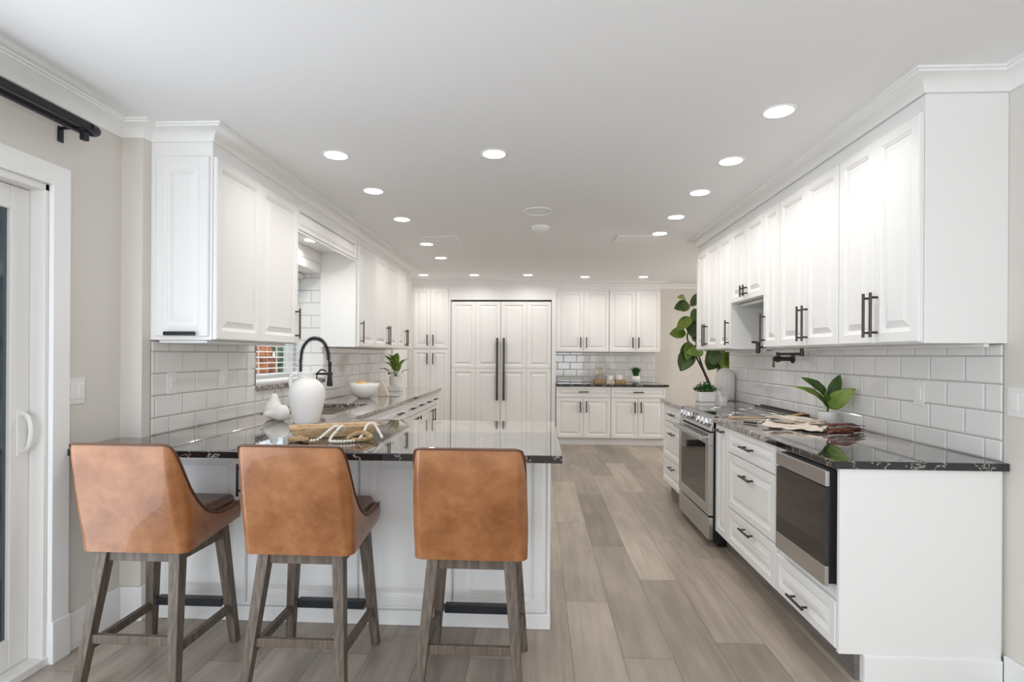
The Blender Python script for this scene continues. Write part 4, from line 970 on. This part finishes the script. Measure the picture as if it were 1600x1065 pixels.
# ------------------------------------------------------------------ right run, far worktop
t = thing('potted_succulent', 'small bushy green plant in a square white pot beyond the stove', 'plant', (1.565, 5.20, .915))
MB().cube8([(1.495, 5.13, .9155), (1.635, 5.13, .9155), (1.635, 5.27, .9155), (1.495, 5.27, .9155), (1.488, 5.123, 1.01), (1.642, 5.123, 1.01), (1.642, 5.277, 1.01), (1.488, 5.277, 1.01)]).build('pot', 'glaze', t, bevel=.006)
MB().box(1.497, 1.633, 5.132, 5.268, 1.0, 1.013).build('soil', 'soil', t)
random.seed(11); b = MB(); b.keep = 1
for k in range(420):
    a = random.uniform(0, 2*PI); r_ = .1*math.sqrt(random.random()); c = Vector((1.565+r_*math.cos(a), 5.20+r_*math.sin(a), 1.01+random.uniform(.0, .085)*(1-(r_/.115)**2)))
    d = Vector((math.cos(a), math.sin(a), random.uniform(.2, 1.4))).normalized()*random.uniform(.015, .028); leaf(b, c, c+d, .015, n=4)
b.build('foliage', 'leafg', t, smooth=True)
t = thing('recipe_card', 'small white printed card leaning behind the stove near the square pot', 'card', (1.715, 5.2, .915))
TC = lambda u, z: (1.66+u*.115, 5.215+z*.04, .9155+z*.095)
b = MB(); b.cube8([TC(0, 0), TC(1, 0), (TC(1, 0)[0], TC(1, 0)[1]+.003, TC(1, 0)[2]), (TC(0, 0)[0], TC(0, 0)[1]+.003, TC(0, 0)[2]), (TC(0.12, 1)), (TC(1.12, 1)), (TC(1.12, 1)[0], TC(1.12, 1)[1]+.003, TC(1.12, 1)[2]), (TC(.12, 1)[0], TC(.12, 1)[1]+.003, TC(.12, 1)[2])])
b.build('card', 'paper', t)
b = MB(); sh_ = lambda u, z: (TC(u+.12*z, z)[0], TC(u, z)[1]-.0012, TC(u, z)[2]+.0004)
P = [sh_(.28+.09*math.cos(.6+k*.52), .68+.15*math.sin(.6+k*.52)) for k in range(11)]; b.tube(P, .0012, 4)
for z, w in ((.78, .38), (.66, .34), (.54, .38)): b.tube([sh_(.48, z), sh_(.48+w, z)], .0009, 4)
b.build('print', 'ink', t)
t = thing('easel_back', 'tiny stand behind the white card', 'stand', (1.72, 5.27, .915))
bpy.data.objects.remove(t)
t = thing('ribbed_vase', 'tall ribbed white ceramic dome at the far end of the right worktop', 'vase', (1.80, 5.36, .915))
fl = lambda a, z: 1+.075*abs(math.cos(a*7))-.05
MB().lathe(1.80, 5.36, [(.078, .9155), (.086, .93), (.09, 1.0), (.091, 1.08), (.088, 1.14), (.078, 1.18), (.058, 1.21), (.03, 1.226), (.005, 1.23)], 96, flute=fl).build('body', 'ceramic', t, smooth=True, auto=80)

# pot filler
t = thing('pot_filler', 'dark bronze folding pot filler tap on the tiles above the stove', 'faucet', (WR-.008, 4.15, 1.32))
MB().lathe(4.15, 1.325, [(.032, 0), (.032, -.010), (.026, -.014), (.018, -.016)], 20, axis='x', z0=WR-.008).build('wall_flange', 'bronze', t, smooth=True)
MB().tube([(WR-.02, 4.15, 1.325), (WR-.10, 4.15, 1.325)], .016, 12).tube([(WR-.12, 4.15, 1.30), (WR-.12, 4.15, 1.375)], .013, 12).tube([(WR-.10, 4.15, 1.325), (WR-.14, 4.15, 1.325)], .02, 12).build('valve_body', 'bronze', t, smooth=True)
MB().tube([(WR-.14, 4.15, 1.325), (WR-.155, 4.15, 1.325)], .015, 10).tube([(WR-.15, 4.15, 1.315), (WR-.152, 4.15, 1.262)], [.006, .009], 8).build('lever', 'bronze', t, smooth=True)
MB().tube([(WR-.12, 4.15, 1.362), (WR-.062, 3.90, 1.362)], .0095, 10).build('arm', 'bronze', t, smooth=True)
MB().tube([(WR-.062, 3.90, 1.345), (WR-.062, 3.90, 1.435)], .014, 12).build('swivel_joint', 'bronze', t, smooth=True)
MB().tube([(WR-.062, 3.90, 1.421), (1.655, 4.20, 1.412)], .0095, 10).build('arm', 'bronze', t, smooth=True)
MB().tube([(1.655, 4.20, 1.455), (1.655, 4.20, 1.38), (1.655, 4.20, 1.365)], [.017, .017, .014], 12).tube([(1.655, 4.20, 1.447), (1.612, 4.215, 1.452)], [.007, .009], 8).build('spout', 'bronze', t, smooth=True)

# ------------------------------------------------------------------ near right worktop: plant, linens, tools
t = thing('potted_plant', 'broad-leaved green plant in a small white pot on the right worktop', 'plant', (1.80, 3.50, .915))
qx, qy = 1.805, 3.50
MB().lathe(qx, qy, [(.045, .9155), (.05, .92), (.055, 1.0), (.052, 1.002), (.048, .985), (.02, .984)], 32).build('pot', 'ceramic', t, smooth=True)
MB().lathe(qx, qy, [(.048, .982), (.048, .988), (.02, .99)], 20).build('soil', 'soil', t, smooth=True)
def lp(base, tip, w, m='leafl', **kw): leaf_part(t, base, tip, w, m, (qx, qy, .985), **kw)
lp((1.785, 3.44, 1.03), (1.865, 3.30, 1.155), .105, 'leafl', up=(-.5, -.9, .35), droop=.12)
lp((1.79, 3.47, 1.04), (1.60, 3.52, 1.155), .048, 'leafl', up=(0, -.7, .7), droop=.16)
lp((1.79, 3.47, 1.09), (1.615, 3.44, 1.215), .065, 'leafd', up=(-.1, -.8, .5), droop=.12)
lp((1.80, 3.46, 1.08), (1.83, 3.40, 1.235), .075, 'leafd', up=(-.6, -.7, .1), droop=-.06)
lp((1.79, 3.46, 1.03), (1.745, 3.40, 1.135), .045, 'leafd', up=(-.6, -.8, .1), droop=.05)
MB().tube(curve_pts([(qx, qy, .985), (1.80, 3.48, 1.05), (1.795, 3.465, 1.12)], 5), .005, 8).build('stem', 'bark', t, smooth=True)

def cloth(name, label, m, p0, pu, pv, z0, amp, seed, th=.007, parent=None, nu=26, nv=18, rag=.035):
    p0, pu, pv = Vector(p0), Vector(pu), Vector(pv)
    def fn(u, v):
        q = p0+pu*u+pv*v; n1 = noise.noise(Vector((u*2.2+seed, v*3.1, seed))); n2 = noise.noise(Vector((u*6+seed, v*6, seed*2)))
        e = rag*noise.noise(Vector((u*4+seed*3, v*4, 3.3)))+rag*.6*noise.noise(Vector((u*11+seed, v*9, 1.3)))
        return (q.x+e, q.y+e*1.4, z0+max(0, amp*(.6+n1*1.1+n2*.8)*(1-.5*max(0, 2*abs(v-.5)-.7))))
    b = MB().grid(fn, nu, nv); b.keep = 1
    o = b.build(name, m, parent, smooth=True, auto=80, solid=th, solid_off=0, sub=1)
    if label: tag(o, label, 'cloth')
    return o
cloth('folded_apron', 'off-white cotton apron folded at the front of the linens on the right worktop', 'cream', (1.335, 3.34, 0), (.23, -.26, 0), (.15, .20, 0), .9190, .020, 1.3)
cloth('linen_towel', 'natural beige linen towel piled behind the cream apron', 'linen', (1.39, 3.46, 0), (.24, -.25, 0), (.12, .16, 0), .940, .020, 4.1)
cloth('linen_napkin', 'small pale napkin layered at the back of the linen pile', 'cream', (1.45, 3.48, 0), (.17, -.17, 0), (.08, .11, 0), .957, .010, 7.7, nu=16, nv=12)
t = thing('leather_straps', 'bundle of reddish brown leather apron straps beside the folded linens', 'straps', (1.72, 3.15, .915))
random.seed(5)
for k in range(9):
    a = random.uniform(-.04, .04); z = .925+.0055*k
    P = [(1.58+random.uniform(0, .06), 3.02+k*.006+a, z), (1.65+random.uniform(0, .04), 3.06+a, z+random.uniform(.0, .012)), (1.75, 3.12+a*.7, z), (1.815+random.uniform(-.03, .03), 3.17+a*.7, .9225+.004*k)]
    pts = curve_pts(P, 6); b = MB()
    for i in range(len(pts)-1): b.bar(pts[i], pts[i+1], .022, .004)
    b.build('strap', 'strap', t)
MB().tube(curve_pts([(1.56, 3.01, .93), (1.60, 3.0, .95), (1.67, 3.01, .945), (1.70, 3.04, .93), (1.64, 3.06, .926), (1.57, 3.03, .926)], 6), .007, 8).build('strap', 'strap', t, smooth=True)
tag(MB().tube(curve_pts([(1.30, 3.80, .925), (1.42, 3.76, .927), (1.55, 3.72, .93), (1.66, 3.72, .94), (1.78, 3.73, .965)], 6), [.006]*12+[.009]*13, 8).build('range_edge_glint', 'wood', smooth=True), 'long slim pale bar standing in for the reflection along the stove edge', 'reflection')  # pale bar shaped as the reflection along the range edge
t = thing('kitchen_tongs', 'dark-handled steel utensil poking out at the left of the linens', 'utensil', (1.37, 3.42, .915))
MB().tube([(1.315, 3.56, .922), (1.365, 3.47, .924)], [.005, .007], 8).build('handle', 'blackplastic', t, smooth=True)
MB().tube(curve_pts([(1.365, 3.47, .924), (1.39, 3.45, .94), (1.44, 3.44, .955), (1.50, 3.46, .955)], 5), .004, 8).build('wire', 'steel', t, smooth=True)
b = MB(); b.cube8([(1.33, 3.62, .917), (1.46, 3.50, .917), (1.50, 3.54, .917), (1.35, 3.65, .917), (1.33, 3.62, .919), (1.46, 3.50, .919), (1.50, 3.54, .919), (1.35, 3.65, .919)])
tag(b.build('metal_spatula', 'steel'), 'flat steel blade lying between the pale reflection bar and the linens', 'utensil')

# ------------------------------------------------------------------ back worktop objects
by = 8.50
t = thing('serving_tray', 'woven natural tray with a glass jar on the back worktop', 'tray', (.98, by, .915))
MB().box(.86, 1.02, by-.09, by+.09, .9155, .935).box(.86, .875, by-.09, by+.09, .935, .985).box(1.005, 1.02, by-.09, by+.09, .935, .985).box(.875, 1.005, by-.09, by-.075, .935, .985).box(.875, 1.005, by+.075, by+.09, .935, .985).build('basket', 'jute', t, bevel=.004)
t = thing('glass_jar', 'clear glass jar with a brass arched handle in the left woven basket', 'jar', (.94, by, .936))
MB().lathe(.94, by, [(.045, .9365), (.05, .94), (.05, 1.03), (.04, 1.05), (.01, 1.055)], 24).build('jar', 'jar', t, smooth=True)
MB().tube(curve_pts([(.90, by, 1.04), (.905, by, 1.12), (.94, by, 1.155), (.985, by, 1.14), (1.0, by, 1.10)], 6), .006, 8).build('handle', 'gold', t, smooth=True)
t = thing('serving_tray', 'woven natural box to the right holding a white mug, on the back worktop', 'tray', (1.26, by, .915))
MB().box(1.18, 1.34, by-.09, by+.09, .9155, .972).build('basket', 'jute', t, bevel=.004)
for x, z, lb in ((1.10, .966, 'white mug on the folded linen between the two woven baskets'), (1.24, .973, 'white mug on top of the right woven basket')):
    t = thing('coffee_mug', lb, 'mug', (x, by, z), 'white mugs on the back worktop')
    MB().lathe(x, by, [(.036, z), (.042, z+.006), (.045, z+.07), (.041, z+.07), (.038, z+.01), (.01, z+.008)], 24).build('cup', 'glaze', t, smooth=True)
    MB().tube(curve_pts([(x+.043, by, z+.055), (x+.068, by, z+.05), (x+.068, by, z+.025), (x+.042, by, z+.016)], 5), .005, 8).build('handle', 'glaze', t, smooth=True)
b = MB(); b.cube8([(1.03, by-.10, .9155), (1.17, by-.10, .9155), (1.17, by+.07, .9155), (1.03, by+.07, .9155), (1.04, by-.07, .965), (1.165, by-.07, .965), (1.165, by+.07, .965), (1.04, by+.07, .965)])
tag(b.build('linen_napkin', 'linen', bevel=.006), 'folded greyish linen under the mug between the woven baskets', 'napkin')
t = thing('potted_grass', 'round white pot of bright green grass on the back worktop', 'plant', (1.50, by, .915))
MB().lathe(1.50, by, [(.04, .9155), (.06, .93), (.072, .965), (.068, 1.005), (.055, 1.03), (.05, 1.028), (.02, 1.02)], 32).build('pot', 'ceramic', t, smooth=True)
random.seed(9); b = MB(); b.keep = 1
for k in range(260):
    a = random.uniform(0, 2*PI); r_ = .045*math.sqrt(random.random()); e = random.uniform(.6, 1.9)
    p = Vector((1.50+r_*math.cos(a), by+r_*math.sin(a), 1.02)); q = p+Vector((math.cos(a)*r_*e, math.sin(a)*r_*e, random.uniform(.09, .16)))
    leaf(b, p, q, .008, n=4, fold=.1)
b.build('foliage', 'leafg', t)

# ------------------------------------------------------------------ fiddle-leaf fig past the right wall
fx, fy = 2.25, 6.9
t = thing('fiddle_leaf_fig', 'tall fiddle-leaf fig tree in the hallway corner beyond the right cabinets', 'tree', (fx, fy, 0))
MB().lathe(fx, fy, [(.13, 0), (.15, .02), (.18, .38), (.17, .39), (.155, .36), (.02, .35)], 36).build('pot', 'ceramic', t, smooth=True)
MB().lathe(fx, fy, [(.155, .34), (.155, .36), (.02, .365)], 24).build('soil', 'soil', t)
stems = [[(fx, fy, .35), (fx-.07, fy, .75), (fx-.17, fy-.02, 1.08), (fx-.30, fy-.02, 1.35), (fx-.40, fy, 1.6), (fx-.24, fy, 1.82), (fx-.22, fy, 2.06)],
         [(fx, fy, .35), (fx-.02, fy-.02, .85), (fx-.04, fy-.04, 1.15), (fx+.05, fy-.04, 1.35)],
         [(fx, fy, .35), (fx-.09, fy, .9), (fx-.20, fy+.02, 1.2), (fx-.28, fy, 1.45), (fx-.30, fy, 1.7)],
         [(fx-.03, fy, .85), (fx+.10, fy, 1.02), (fx+.18, fy-.02, 1.2), (fx+.2, fy, 1.4)]]
b = MB()
for s_ in stems: q = curve_pts(s_, 6); b.tube(q, [.016-.010*i/len(q) for i in range(len(q))], 8)
b.build('trunk', 'bark', t, smooth=True)
FLF = [(1.80, 2.055, -.06, .0, .14, .055), (1.83, 1.965, -.13, -.03, .15, .11), (1.92, 1.90, .03, -.13, .17, .12), (1.84, 1.80, -.13, -.12, .19, .10), (1.97, 1.78, .06, -.04, .18, .12), (1.93, 1.74, -.04, -.10, .17, .14), (1.80, 1.62, -.10, .0, .14, .11), (1.91, 1.62, .02, -.03, .17, .12), (1.98, 1.66, .08, .04, .16, .12), (1.83, 1.47, -.02, -.16, .16, .08), (1.90, 1.47, -.10, -.04, .18, .09), (1.86, 1.40, -.08, -.16, .22, .15), (1.99, 1.40, -.14, -.01, .18, .11), (2.02, 1.47, .08, .05, .15, .12),
       (2.20, 1.40, -.05, -.13, .20, .17), (2.27, 1.38, .03, -.13, .22, .17), (2.36, 1.38, .09, -.12, .20, .17), (2.24, 1.30, .0, -.12, .17, .12), (2.30, 1.46, .1, .05, .2, .15), (2.1, 1.44, -.02, .07, .17, .13), (2.42, 1.42, .1, .03, .18, .14), (2.2, 1.52, .04, .1, .2, .15), (2.12, 1.66, .1, .06, .18, .14), (2.06, 1.85, .1, .03, .17, .13), (1.98, 2.05, .05, .09, .15, .10), (2.4, 1.5, .05, .1, .18, .14), (2.16, 1.43, -.02, -.12, .18, .14), (2.33, 1.42, -.05, -.14, .18, .14), (2.40, 1.36, .04, -.10, .18, .14), (1.88, 1.98, .03, .04, .15, .08), (1.95, 1.55, .06, -.05, .18, .13), (1.87, 1.70, .05, -.1, .17, .1)]
random.seed(21)
for k, (x, z, dx, dz, ln, w) in enumerate(FLF):
    m = Vector((dx, random.uniform(-.08, .02), dz)); m = m.normalized()*ln*1.25
    base = Vector((x, fy-.05+random.uniform(-.06, .03), z))
    leaf_part(t, base-m*.15, base+m, w*1.45, 'leafl' if k % 3 == 0 else 'leafd', up=(random.uniform(-.4, .4), -1, .35), droop=.10, fold=.18, shape=1.6)
for o in list(bpy.data.objects):
    if '_local' in o: del o['_local']
